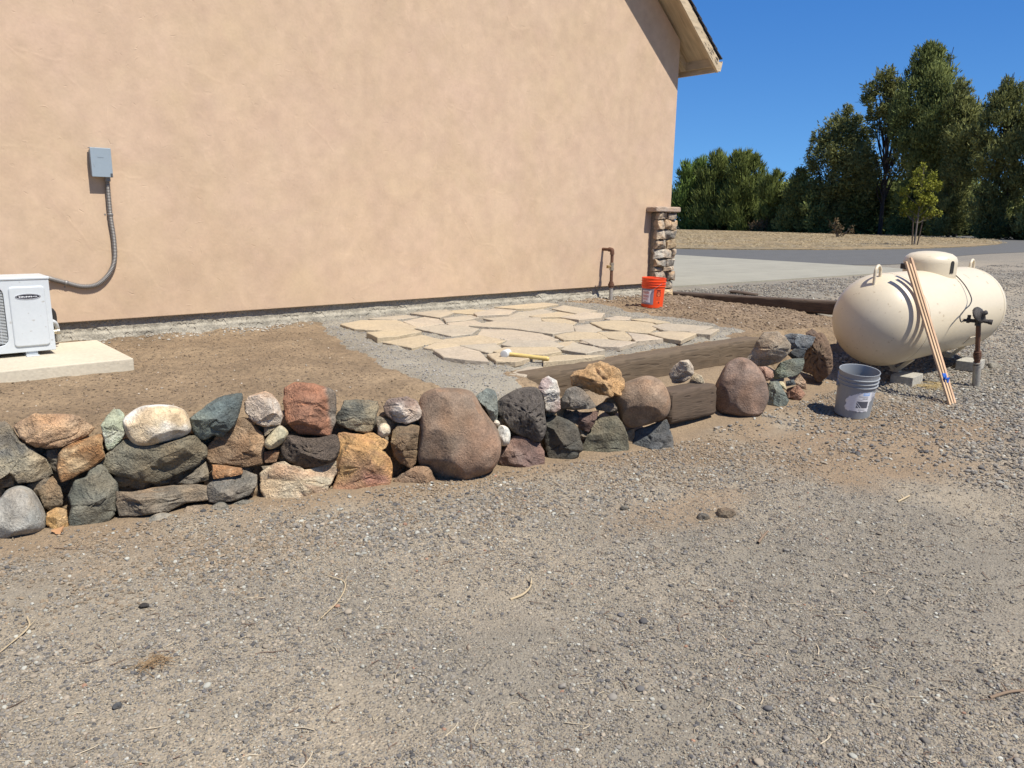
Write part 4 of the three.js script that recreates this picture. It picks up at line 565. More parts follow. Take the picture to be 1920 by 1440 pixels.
bucket('orange_bucket', 'orange plastic bucket with a printed panel, standing on the earth beside the stone column', [7.62, 0.425, -6.12], [0.02, -0.02, 0], [0.80, 0.075, 0.012], [0.268, 0.298, 0.328], (b, r) => {
  put('print', wrap(r, 0.045, 0.235, -2.3, -0.82, () => true, () => 0.0012), canvasMat(512, 256, (q, w, h) => { q.fillStyle = '#8a7f8a'; q.fillRect(0, 0, w, h); q.fillStyle = '#e8dcda'; q.beginPath(); q.moveTo(110, 30); q.lineTo(440, 24); q.lineTo(405, 120); q.lineTo(415, 225); q.lineTo(120, 228); q.fill(); q.fillStyle = '#b93a2c'; blot(q, 150, 44, 210, 46, 3); blot(q, 150, 104, 210, 44, 4); blot(q, 150, 158, 170, 30, 5); q.fillStyle = '#6d3a36'; q.fillRect(180, 208, 90, 9); }), b, 'grey and white printed panel');
  put('warning_print', wrap(r, 0.06, 0.235, -0.6, -0.12, () => true, () => 0.0012), canvasMat(128, 256, (q, w, h) => { q.fillStyle = '#e8531c'; q.fillRect(0, 0, w, h); q.fillStyle = '#6e1d10'; q.fillRect(10, 6, 100, 34); q.fillRect(10, 46, 108, 84); q.fillStyle = '#e07a4c'; q.beginPath(); q.ellipse(66, 88, 36, 36, 0, 0, 7); q.fill(); q.fillStyle = '#6e1d10'; blot(q, 46, 66, 40, 44, 8); q.fillStyle = '#a83a1c'; for (let i = 0; i < 8; i++) q.fillRect(12, 138 + i * 9, 100, 5); q.fillStyle = '#6e1d10'; q.fillRect(64, 222, 40, 32); }), b, 'dark printed warning');
  put('handle', new THREE.TubeGeometry(new THREE.CatmullRomCurve3(Array.from({ length: 25 }, (_, i) => { const t = i / 24 * Math.PI, c = Math.cos(t), s = Math.sin(t), a = -1.77, R = 0.158; const x = c * R, z = s * R * 1.02; return V(x * Math.cos(a) + z * Math.sin(a), 0.31 - 0.115 * s, -x * Math.sin(a) + z * Math.cos(a)); })), 80, 0.0022, 8), steelWire, b);
});
bucket('grey_bucket', 'open grey plastic bucket with a torn white label, on the ground beside the tank', [5.95, 0.012, -2.71], [0.11, 0.085, 0], [0.25, 0.265, 0.275], [0.262, 0.292, 0.322], (b, r) => {
  const e = (u, v) => { const ed = 0.06 + 0.05 * n3(v * 7, 1, 2), lo = 0.05 + 0.05 * n3(u * 9, 4, 4), hi = (u < 0.45 ? 0.62 + 0.7 * u : 0.96) + 0.03 * n3(u * 11, 8, 1), rt = 0.95 - 0.1 * smooth(0.6, 0.5, v) + 0.05 * n3(v * 9, 5, 5); return u > ed + 0.12 * smooth(0.5, 0.9, v) && u < rt && v > lo && v < hi; };
  put('torn_label', wrap(r, 0.06, 0.235, -1.68, -0.02, e, (u, v) => 0.0015 + 0.006 * smooth(0.2, 0.05, u) * (0.5 + n3(v * 6, 0, 1)) + 0.014 * smooth(0.86, 0.97, u) * smooth(0.5, 0.8, v)), canvasMat(512, 256, (q, w, h) => { q.fillStyle = '#dcdad8'; q.fillRect(0, 0, w, h); const R2 = rng(4); q.fillStyle = 'rgba(120,118,116,0.25)'; for (let i = 0; i < 60; i++) q.fillRect(R2() * 230, R2() * h, 20 + R2() * 60, 1.5); q.fillStyle = '#8fb0dd'; q.fillRect(290, 14, 120, 34); q.fillStyle = '#dfe8f4'; blot(q, 304, 20, 90, 20, 12); q.fillStyle = '#55565c'; q.fillRect(225, 58, 160, 6); blot(q, 292, 76, 86, 22, 6); q.fillStyle = '#8d8d92'; blot(q, 228, 96, 60, 12, 7); q.fillStyle = '#56575f'; q.fillRect(205, 118, 200, 82); q.strokeStyle = '#e6e6e6'; q.lineWidth = 6; q.beginPath(); q.moveTo(205, 126); q.lineTo(300, 200); q.moveTo(205, 158); q.lineTo(262, 200); q.stroke(); q.fillStyle = '#77787e'; blot(q, 250, 214, 110, 18, 9); }), b, 'torn white paper label');
  for (const a of [-2.35, 0.79]) { const g = rod([Math.sin(a) * 0.14, 0.245, Math.cos(a) * 0.14], [Math.sin(a) * 0.158, 0.245, Math.cos(a) * 0.158], 0.014, 14); put('handle_boss', g, mat([0.25, 0.265, 0.275], null, 1, 0), b); }
});
// ---------- mallet ----------
{
  const m = thing('rubber_mallet', 'white rubber mallet with a yellow wooden handle lying on a flagstone', 'mallet', [3.7, 0.497, -4.33], -1.07);
  const hd = new THREE.LatheGeometry([[0, -0.045], [0.026, -0.045], [0.031, -0.041], [0.032, 0], [0.031, 0.041], [0.026, 0.045], [0, 0.045]].map(([x, y]) => new THREE.Vector2(x, y)), 28); T(hd, 0, 0, 0, Math.PI / 2, 0, 0); put('head', hd, mat([0.5, 0.5, 0.48], PAINT, 0.5, 0.0005, { roughness: 0.7 }), m);
  put('handle', taper([[-0.02, 0, 0], [0.1, -0.004, 0], [0.22, -0.01, 0], [0.325, -0.014, 0]], 0.013, 0.017, 16, 14), mat([0.62, 0.47, 0.17], WOOD, 1.2, 0.0006, { roughness: 0.55 }), m); put('end_cap', new THREE.SphereGeometry(0.0168, 14, 10).translate(0.325, -0.014, 0).scale(1, 1, 1), mat([0.62, 0.47, 0.17], WOOD, 1.2, 0, { roughness: 0.55 }), m);
}
// ---------- propane tank ----------
{
  const C = mat([0.62, 0.535, 0.385], PAINT, 1.6, 0.0025, { roughness: 0.42 }), dark = mat([0.018, 0.016, 0.014], null, 1, 0, { roughness: 0.8 });
  const t = thing('propane_tank', 'large cream propane tank lying on short legs and concrete blocks beside the earth bed', 'propane tank', [8.225, 0.0, -3.134]);
  const prof = [], hl = 0.963, k = 0.377, Rr = 0.43; for (let i = 0; i <= 20; i++) { const a = i / 20 * Math.PI / 2; prof.push([Math.max(1e-4, Rr * Math.sin(a)), -hl - k * Math.cos(a)]); } for (let i = 1; i < 20; i++) prof.push([Rr, -hl + 2 * hl * i / 20]); for (let i = 20; i >= 0; i--) { const a = i / 20 * Math.PI / 2; prof.push([Math.max(1e-4, Rr * Math.sin(a)), hl + k * Math.cos(a)]); }
  const g = new THREE.LatheGeometry(prof.map(([x, y]) => new THREE.Vector2(x, y)), 96), uv = g.attributes.uv; for (let i = 0; i < uv.count; i++) uv.setXY(i, uv.getX(i) * 2.7, uv.getY(i) * 2.7); g.rotateZ(-Math.PI / 2); g.translate(0, 0.62, 0); put('shell', g, C, t); for (const s of [-1, 1]) put('weld_seam', T(new THREE.TorusGeometry(0.4305, 0.003, 6, 90), s * 0.95, 0.62, 0, 0, Math.PI / 2, 0), C, t);
  const lid = new THREE.LatheGeometry([[0.228, -0.16], [0.238, -0.16], [0.242, 0.0], [0.239, 0.03], [0.225, 0.062], [0.185, 0.09], [0.12, 0.107], [0.06, 0.114], [0, 0.115]].map(([x, y]) => new THREE.Vector2(x, y)), 72); lid.translate(0, 1.12, 0); put('dome_lid', lid, C, t);
  put('hinge', T(box(-0.03, -0.03, -0.045, 0.035, 0.025, 0.045, 0.008), -0.195, 1.085, -0.155, 0, -0.7, 0), dark, t);
  const op = new THREE.Shape(); op.absarc(0, 0.045, 0.024, 0, Math.PI); op.lineTo(-0.024, -0.05); op.lineTo(0.024, -0.05); const og = new THREE.ExtrudeGeometry(op, { depth: 0.02, bevelEnabled: false }); T(og, 0.2, 1.07, 0.2, 0, 0, 0); const oa = -0.28; const og2 = new THREE.ExtrudeGeometry(op, { depth: 0.022, bevelEnabled: false }); T(og2, Math.sin(oa) * 0.222, 1.08, Math.cos(oa) * 0.222, 0, oa, 0); put('hose_opening', og2, dark, t);
  for (const s of [-1, 1]) { const lg = tube([[s * 1.14 - 0.052, 0.93, 0], [s * 1.14 - 0.052, 1.05, 0], [s * 1.14 - 0.045, 1.09, 0], [s * 1.14, 1.122, 0], [s * 1.14 + 0.045, 1.09, 0], [s * 1.14 + 0.052, 1.05, 0], [s * 1.14 + 0.052, 0.9, 0]], 0.014, 40, 12); put('lifting_lug', lg, C, t); }
  for (const s of [-1, 1]) { const b = (dx) => { const q = new THREE.BoxGeometry(0.03, 0.2, 0.045); T(q, dx * 0.075, 0.178, 0, 0, 0, -dx * 0.8); return q; }; const v = mergeGeometries([b(1).toNonIndexed(), b(-1).toNonIndexed(), T(new THREE.BoxGeometry(0.09, 0.012, 0.06), 0, 0.108, 0).toNonIndexed()]); T(v, s * 0.65, 0, 0.06, 0, Math.PI / 2, 0); put('leg', boxUV(v), C, t); }
  { const pl = []; for (const x of [0.35]) pl.push(T(new RoundedBoxGeometry(0.16, 0.1, 0.006, 2, 0.002), x, 0.35, 0.338, 0.68, 0, 0)); put('data_plate', boxUV(mergeGeometries(pl)), C, t); }
  M.block = mat([0.36, 0.345, 0.30], ROUGH, 1, 0.006);
  const bl = (p, turn, label) => { const q = tag(put('concrete_block', boxUV(new RoundedBoxGeometry(0.31, 0.1, 0.2, 2, 0.006)), M.block), label, 'concrete block', 'blocks under the tank'); q.position.set(...p); q.rotation.y = turn; return q; };
  bl([7.54, 0.05, -2.95], 0.1, 'solid concrete block under the near leg of the tank, by the leaning wood strips'); bl([8.86, 0.06, -2.85], 0.1, 'solid concrete block under the far leg of the tank, behind the regulator pipe');
}
// ---------- regulator on its riser and the tube to the dome ----------
{
  const g = thing('gas_regulator', 'dark gas regulator on a leaning rusty pipe in front of the tank', 'gas regulator', [8.02, 0.0, -2.5]); const dk = mat([0.032, 0.028, 0.026], RUST, 0.4, 0.002, { roughness: 0.6 });
  const at = (y) => [-0.30 * (y / 0.9) * 0.9, y, 0.0];
  put('sleeve', rod([0, -0.06, 0], at(0.2), 0.034, 18), M.galv, g); put('clamp', [rod(at(0.2), at(0.215), 0.037, 18), rod(at(0.225), at(0.238), 0.036, 18)], M.galv, g); put('collar', [rod(at(0.2), at(0.27), 0.026, 14), rod(at(0.27), at(0.29), 0.034, 8), rod(at(0.295), at(0.325), 0.036, 8), rod(at(0.33), at(0.345), 0.031, 14)], M.rust, g);
  put('pipe', rod(at(0.2), at(0.62), 0.021, 16), M.rust, g);
  const [hx, hy] = [at(0.66)[0], 0.66], R2 = (pts, dx, dy, dz, rx, ry, rz) => T(new THREE.LatheGeometry(pts.map(([x, y]) => new THREE.Vector2(x, y)), 28), dx, dy, dz, rx, ry, rz);
  const body = new THREE.Group(); body.name = 'regulator'; body.position.set(hx, hy, 0); body.rotation.y = -1.206; body.scale.setScalar(0.85); g.add(body);
  put('diaphragm_case', [...[R2([[0, -0.04], [0.045, -0.038], [0.075, -0.016], [0.092, -0.007], [0.092, 0.007], [0.078, 0.016], [0.05, 0.036], [0.026, 0.05], [0.024, 0.085], [0, 0.088]], 0, 0, 0, 0, 0, 0), ...Array.from({ length: 8 }, (_, i) => { const a = i * 0.785; return T(new THREE.CylinderGeometry(0.006, 0.006, 0.026, 6), Math.cos(a) * 0.085, 0, Math.sin(a) * 0.085); })] .map((q) => T(q, 0, 0.035, 0.0, 0, -0.64, -1.1))], dk, body);
  put('inlet', [rod([-0.03, -0.03, 0], [-0.1, -0.03, 0], 0.02, 12), rod([-0.08, -0.03, 0], [-0.11, -0.03, 0], 0.03, 6), rod([-0.11, -0.03, 0], [-0.14, -0.03, 0], 0.016, 12), rod([-0.09, -0.03, 0.0], [-0.09, 0.03, 0], 0.018, 10)], dk, body);
  put('vent', [rod([0.03, -0.02, 0], [0.1, -0.03, 0], 0.022, 12), rod([0.095, -0.029, 0], [0.13, -0.034, 0], 0.026, 14, 0.029)], dk, body); put('outlet', rod([0, -0.08, 0], [0, -0.02, 0], 0.03, 12), dk, body);
  const h = thing('gas_tube', 'thin dark tubing looping down the front of the tank from the dome to the regulator', 'tube', [8.2, 0.7, -2.7]);
  put('tubing', tube([[0.02, 0.36, -0.27], [0.09, 0.33, -0.24], [0.06, 0.27, -0.15], [0.01, 0.19, -0.06], [-0.03, 0.11, 0], [-0.16, 0.06, 0.04], [-0.34, 0.02, 0.06], [-0.46, -0.035, 0.07], [-0.47, -0.078, 0.088], [-0.41, -0.066, 0.089]], 0.0055, 90, 8), mat([0.03, 0.028, 0.026], null, 1, 0, { roughness: 0.5 }), h);
}
// ---------- wood strips leaning on the tank ----------
{
  const lath = mat([0.55, 0.385, 0.235], WOOD, 1.2, 0.001, { roughness: 0.75 });
  const strips = [['leftmost of the three pale wood strips leaning on the tank', 6.97, 7.105, 1.17, 0.034], ['middle of the three pale wood strips leaning on the tank', 7.02, 7.168, 1.15, 0.034], ['rightmost of the three wood strips leaning on the tank, with knots and a grey side', 7.068, 7.235, 1.2, 0.04]];
  strips.forEach(([lab, x0, x1, top, w], i) => { const a = V(x0, 0.0, -2.352 + i * 0.002), b = V(x1, top, lerp(-2.36, -2.915, top / 1.18)), d = b.clone().sub(a), L = d.length(), g = swapUV(boxUV(new RoundedBoxGeometry(w, L, 0.016, 1, 0.0015))), u = g.attributes.uv; for (let k = 0; k < u.count; k++) u.setXY(k, u.getX(k) + i * 0.37, u.getY(k) + i * 0.21); const m = tag(put('wood_strip', g, i === 2 ? mat([0.50, 0.33, 0.21], WOOD, 1.2, 0.0015, { roughness: 0.8 }) : lath), lab, 'wood strip', 'wood strips leaning on the tank'); m.position.copy(a.clone().add(b).multiplyScalar(0.5)); m.quaternion.setFromUnitVectors(V(0, 1, 0), d.normalize()); });
  const tp = tag(put('blue_tape', [T(new RoundedBoxGeometry(0.062, 0.055, 0.024, 2, 0.003), 0, 0, 0), T(new THREE.BoxGeometry(0.03, 0.06, 0.004).toNonIndexed(), -0.03, -0.02, 0.02, 0.5, 0.4, 0.35), T(new THREE.BoxGeometry(0.022, 0.045, 0.004).toNonIndexed(), 0.02, -0.035, 0.018, 0.4, -0.3, -0.2)], mat([0.02, 0.10, 0.42], null, 1, 0, { roughness: 0.6 })), 'blue masking tape wrapped round the wood strips near their feet', 'tape'); tp.position.set(7.036, 0.22, -2.452); tp.rotation.set(-0.43, 0, -0.1);
}
// ---------- loose stones and litter ----------
function pebbleGeo(seed, det = 1) { let g = mergeVertices(new THREE.IcosahedronGeometry(1, det).deleteAttribute('uv').deleteAttribute('normal')); const p = g.attributes.position, r = rng(seed), cuts = Array.from({ length: 5 }, () => [V(r() - 0.5, r() - 0.5, r() - 0.5).normalize(), 0.55 + 0.3 * r()]); for (let i = 0; i < p.count; i++) { const v = V(p.getX(i), p.getY(i), p.getZ(i)); for (const [n, d] of cuts) { const q = v.dot(n) - d; if (q > 0) v.addScaledVector(n, -q * 0.9); } p.setXYZ(i, v.x, v.y * 0.72, v.z); } if (seed % 2) g = g.toNonIndexed(); g.computeVertexNormals(); return g; }
function scatter(name, label, count, seed, spot, size, tone, m, geoSeed, flat = 0.35) {
  const r = rng(seed), o = new THREE.Object3D(), im = new THREE.InstancedMesh(pebbleGeo(geoSeed), m, count), c = new THREE.Color(); let n = 0, guard = 0;
  while (n < count && guard++ < count * 30) { const q = spot(r); if (!q) continue; const s = size(r, q[0], q[2]); o.position.set(q[0], q[1] + s * flat, q[2]); o.rotation.set(r() * 0.8 - 0.4, r() * 6.28, r() * 0.8 - 0.4); o.scale.set(s * (0.8 + 0.5 * r()), s * (0.7 + 0.4 * r()), s * (0.8 + 0.5 * r())); o.updateMatrix(); im.setMatrixAt(n, o.matrix); tone(r, c, q); im.setColorAt(n, c); n++; }
  im.count = n; im.name = name; im.castShadow = im.receiveShadow = true; im.userData = { kind: 'stuff', label, category: 'gravel' }; scene.add(im); return im;
}
const PM = new THREE.MeshStandardMaterial({ color: 0xffffff, roughness: 0.9 });
const pebbleTone = (r, c) => { const k = r(), l = 0.65 + 0.65 * r(); if (k < 0.5) c.setRGB(0.2 * l, 0.18 * l, 0.148 * l); else if (k < 0.76) c.setRGB(0.27 * l, 0.225 * l, 0.165 * l); else if (k < 0.9) c.setRGB(0.1 * l, 0.094 * l, 0.087 * l); else if (k < 0.988) c.setRGB(0.33 * l, 0.32 * l, 0.265 * l); else if (k < 0.996) c.setRGB(0.42 * l, 0.41 * l, 0.35 * l); else c.setRGB(0.28 * l, 0.16 * l, 0.1 * l); };
const onDrive = (x, z) => z > zWall(x) + (x < 6.9 ? 0.0 : -99) && (x < 9.4 || z > -7.2) && !(x > 6.4 && x < 9.5 && z < -4.25);
const clump = (x, z) => fb(x * 0.8, 7.7, z * 0.8, 4) + 0.5 * fb(x * 3, 1.7, z * 3, 3);
function drive(r, near, farr, pw) { // denser close by, where single stones can be told apart
  const d = near * Math.pow(farr / near, Math.pow(r(), pw)), a = rad(41 + (r() - 0.5) * 84), x = Math.sin(a) * d, z = -Math.cos(a) * d; if (!onDrive(x, z)) return null;
  if (clump(x, z) * 1.2 + 0.42 < r() * 0.62 * (0.5 + r()) || brown(x, z) > 0.12 + r() * 1.1) return null; return [x, groundY(x, z), z];
}
const sz = (lo, hi, k) => (r) => lo + (hi - lo) * Math.pow(r(), k);
scatter('gravel', 'crushed grey gravel scattered over the driveway', 240000, 1, (r) => drive(r, 1.5, 7, 0.9), sz(0.0012, 0.0038, 2), pebbleTone, PM, 3);
scatter('gravel_001', 'coarser angular gravel scattered over the driveway', 60000, 2, (r) => drive(r, 1.7, 12, 0.8), sz(0.0022, 0.008, 3.4), pebbleTone, PM, 5);
scatter('gravel_002', 'far gravel towards the asphalt road', 60000, 3, (r) => drive(r, 5, 34, 0.7), sz(0.005, 0.017, 2.6), pebbleTone, PM, 7);
scatter('gravel_003', 'large pebbles lying here and there on the driveway', 450, 4, (r) => drive(r, 1.8, 9, 0.8), sz(0.007, 0.015, 3), pebbleTone, PM, 6, 0.3);
scatter('gravel_004', 'chips of stone and gravel at the foot of the stone wall and round the tank', 20000, 5, (r) => { let x, z; if (r() < 0.6) { x = lerp(-0.5, 7, r()); z = zWall(x) + 0.02 + 0.85 * r(); if (brown(x, z) * 0.95 > r() || clump(x, z) + 0.2 < r() * 0.6) return null; } else { x = lerp(6.7, 12, r()); z = lerp(-4.2, -1.6, r()); } return [x, groundY(x, z), z]; }, sz(0.0025, 0.013, 3.2), pebbleTone, PM, 9);
scatter('crumbs', 'chips and crumbs of earth spilt along the foot of the stone wall', 36000, 12, (r) => { const x = lerp(-0.6, 6.9, r()), z = zWall(x) + 0.04 + 1.1 * r() * (0.5 + 0.5 * r()); return clump(x * 1.3, z * 1.3) + 0.3 < r() * 0.6 ? null : [x, groundY(x, z), z]; }, sz(0.0018, 0.0095, 3), (r, c) => { const l = 0.7 + 0.6 * r(); if (r() < 0.7) c.setRGB(0.225 * l, 0.17 * l, 0.11 * l); else pebbleTone(r, c); }, PM, 11);
const clodTone = (r, c) => { const l = 0.75 + 0.5 * r(); if (r() < 0.975) c.setRGB(0.18 * l, 0.13 * l, 0.083 * l); else c.setRGB(0.38 * l, 0.33 * l, 0.26 * l); };
scatter('clods', 'crumbs and clods of dry earth on the raised bed', 24000, 6, (r) => { const right = r() < 0.25, x = right ? lerp(6.7, 9.2, r()) : lerp(-0.4, 6.8, r()), z = lerp(frontZ(x) - 0.05, -7.05, r()); if (inPatch(x, z) > -0.12 + 0.1 * r() || (x < 1.5 && z < -5.65 && z > -6.75)) return null; return [x, soilY(x, z), z]; }, (r, x) => (x > 6.8 ? 0.002 : 0.0015) + (x > 6.8 ? 0.016 : 0.007) * Math.pow(r(), 6), clodTone, PM, 8, 0.2);
scatter('rubble', 'crumbs of mortar and concrete along the foot of the foundation', 2200, 7, (r) => { const x = lerp(0.2, 9, r()), z = -7.1 + 0.28 * r() * r(), k = fb(x * 1.2, 2, 5, 3) + 0.2; if (k < r() * 0.4) return null; return [x, soilY(x, z), z]; }, sz(0.003, 0.014, 3), (r, c) => { const l = 0.7 + 0.5 * r(); c.setRGB(0.36 * l, 0.33 * l, 0.27 * l); }, PM, 9, 0.3);
scatter('fines_chips', 'coarse chips in the crushed fines round the flagstones', 26000, 8, (r) => { const x = lerp(2.6, 7.4, r()), z = lerp(-7.05, x < 3.48 ? frontZ(x) : -4.05, r()); if (inPatch(x, z) < 0.03) return null; return [x, finesY(x, z), z]; }, sz(0.0025, 0.007, 2), (r, c) => { const l = 0.65 + 0.7 * r(); c.setRGB(0.26 * l, 0.245 * l, 0.22 * l); }, PM, 10, 0.3);
{ // short bits of straw and twig strewn over the driveway
  const r = rng(91), g = taper([[-0.5, 0.02, 0], [-0.1, 0.05, 0.05], [0.2, 0.03, 0.03], [0.5, 0.01, -0.05]], 0.035, 0.02, 6, 5), im = new THREE.InstancedMesh(g, PM, 900), o = new THREE.Object3D(), c = new THREE.Color(); let n = 0;
  while (n < 900) { const q = drive(r, 1.7, 8, 0.8); if (!q) continue; const l = 0.02 + 0.07 * r() * r(); o.position.set(q[0], q[1] + 0.003, q[2]); o.rotation.set((r() - 0.5) * 0.2, r() * 6.28, 0); o.scale.set(l, 0.05, 0.05 + l * 0.3); o.updateMatrix(); im.setMatrixAt(n, o.matrix); const k = 0.7 + 0.5 * r(); r() < 0.6 ? c.setRGB(0.42 * k, 0.35 * k, 0.24 * k) : c.setRGB(0.16 * k, 0.11 * k, 0.075 * k); im.setColorAt(n++, c); }
  im.name = 'dry_litter'; im.userData = { kind: 'stuff', label: 'bits of straw and twig strewn over the gravel', category: 'litter' }; im.castShadow = im.receiveShadow = true; scene.add(im);
}
// twigs, straw and leaves that can be picked out
const straw = mat([0.42, 0.33, 0.2], null, 1, 0), twigM = mat([0.2, 0.14, 0.09], null, 1, 0);
function twig(name, label, cat, p, pts, r0, r1, m) { const o = tag(put(name, [taper(pts, r0, r1, 24, 6), taper([pts[1], [pts[1][0] + 0.03, pts[1][1] + 0.008, pts[1][2] - 0.03]], r1, r1 * 0.4, 4, 5)], m), label, cat); o.position.set(p[0], groundY(p[0], p[1]) + 0.004, p[1]); return o; }
twig('dry_stalk', 'pale curved dry stalk on the gravel, left of centre in front of the wall', 'twig', [1.3, -2.58], [[0.09, 0.002, -0.18], [0.11, 0.006, -0.08], [0.03, 0.004, 0.03], [-0.1, 0.002, 0.12]], 0.0035, 0.002, straw);
twig('dry_stalk', 'pale dry stalk on the gravel at the left edge', 'twig', [0.3, -3.04], [[0.06, 0.002, -0.12], [0.05, 0.005, -0.03], [-0.06, 0.003, 0.1]], 0.004, 0.002, straw);
twig('dry_stalk', 'pale stalk with a dried seed head on the gravel near the centre', 'twig', [1.95, -2.16], [[0.08, 0.002, -0.06], [0.05, 0.012, 0.0], [-0.03, 0.01, 0.04], [-0.09, 0.002, 0.03]], 0.002, 0.006, straw);
twig('dry_stick', 'short straight brown stick on the gravel right of centre', 'stick', [3.2, -1.8], [[-0.07, 0.002, 0.0], [0, 0.006, -0.02], [0.09, 0.004, -0.045]], 0.007, 0.005, twigM);
twig('dry_stick', 'dark thin twig on the gravel before the lower left boulder', 'stick', [0.62, -3.75], [[-0.05, 0.002, -0.05], [0.02, 0.008, 0.02], [0.1, 0.003, 0.06]], 0.003, 0.0015, twigM);
twig('dry_stick', 'dark stick at the right edge of the near gravel', 'stick', [2.68, -0.62], [[-0.05, 0.002, -0.03], [0.02, 0.008, 0.0], [0.1, 0.003, 0.04]], 0.006, 0.004, twigM);
twig('pale_stick', 'whitish stick on the gravel in front of the grey bucket', 'stick', [4.3, -1.62], [[-0.07, 0.003, 0], [0.0, 0.007, 0.004], [0.08, 0.004, 0.0]], 0.006, 0.005, straw);
{ const r = rng(31), q = []; for (let i = 0; i < 40; i++) { const a = r() * 6.28, l = 0.015 + 0.04 * r(), x = (r() - 0.5) * 0.09, z = (r() - 0.5) * 0.06; q.push(taper([[x - Math.cos(a) * l, 0.004 + 0.02 * r(), z - Math.sin(a) * l], [x, 0.012 + 0.02 * r(), z], [x + Math.cos(a) * l, 0.004 + 0.02 * r(), z + Math.sin(a) * l]], 0.0014, 0.0008, 3, 4)); } const o = tag(put('needle_tuft', q, mat([0.26, 0.17, 0.085], null, 1, 0)), 'small tuft of dry brown grass on the gravel at lower left', 'dry grass'); o.position.set(0.63, groundY(0.63, -2.54), -2.54);
  const q2 = []; for (let i = 0; i < 60; i++) { const a = r() * 6.28, l = 0.05 + 0.1 * r(), x = (r() - 0.5) * 0.35, z = (r() - 0.5) * 0.16; q2.push(taper([[x - Math.cos(a) * l, 0.004 + 0.02 * r(), z - Math.sin(a) * l], [x + Math.cos(a) * l, 0.006 + 0.03 * r(), z + Math.sin(a) * l]], 0.002, 0.0012, 2, 4)); } const o2 = tag(put('dry_straw', q2, mat([0.45, 0.34, 0.16], null, 1, 0)), 'wisps of yellow straw on the ground beside the near concrete block', 'straw'); o2.position.set(7.62, groundY(7.62, -2.72), -2.72); }
{ const s = new THREE.Shape(), r = rng(6); for (let i = 0; i <= 20; i++) { const a = i / 20 * 6.283, q = 0.026 * (1 + 0.28 * Math.cos(3 * a) + 0.12 * Math.cos(7 * a)) * (0.9 + 0.2 * r()); i ? s.lineTo(Math.cos(a) * q, Math.sin(a) * q) : s.moveTo(Math.cos(a) * q, Math.sin(a) * q); } const g = new THREE.ExtrudeGeometry(s, { depth: 0.001, bevelEnabled: false }); g.rotateX(-Math.PI / 2); const p = g.attributes.position; for (let i = 0; i < p.count; i++) p.setY(i, p.getY(i) + 0.012 * n3(p.getX(i) * 40, 0, p.getZ(i) * 40) + 5 * (p.getX(i) ** 2)); g.computeVertexNormals(); const o = tag(put('fallen_leaf', g, mat([0.38, 0.2, 0.09], null, 1, 0)), 'curled orange leaf lying at the foot of the light grey boulder', 'leaf'); o.position.set(0.61, groundY(0.61, -3.93) + 0.012, -3.93); o.rotation.set(0.35, 0.4, 0); o.scale.setScalar(0.85); }
function loose(label, x, z, s, kind, c1, c2, dep) { const o = []; const r = rng(Math.round(x * 100)); for (let i = 0; i < 9; i++) { const a = i / 9 * 6.283; o.push(Math.cos(a) * s * (0.8 + 0.3 * r()), Math.sin(a) * s * 0.6 * (0.8 + 0.3 * r())); } const m = tag(put('loose_stone', stoneGeo(kind, c1, c2, dep, o, 0, 32, 14), RM[kind]), label, 'stone'); m.position.set(x, groundY(x, z) + s * 0.002, z); m.rotation.y = -0.6; }
loose('flat brown stone half sunk in the gravel, right of centre', 3.32, -2.1, 5, 's', '#6b5c48', '#7d6e58', 0.1); loose('dark grey stone beside the flat brown one in the gravel', 3.2, -2.16, 3.5, 'a', '#55524a', '#66625a', 0.07); loose('small dark grey stone on the gravel at lower left', 0.47, -2.38, 1.6, 'a', '#3d4044', '#4c4f52', 0.04); loose('small black stone on the gravel in front of the long low stone', 0.72, -2.98, 2.0, 'a', '#2c2b29', '#3a3835', 0.04); loose('rounded grey cobble on the ground behind the regulator pipe', 9.18, -2.72, 8, 'r', '#7a7568', '#8d887c', 0.14); loose('small grey stone on the gravel left of the brown stones', 2.98, -2.5, 2.4, 'a', '#605d54', '#747066', 0.05);
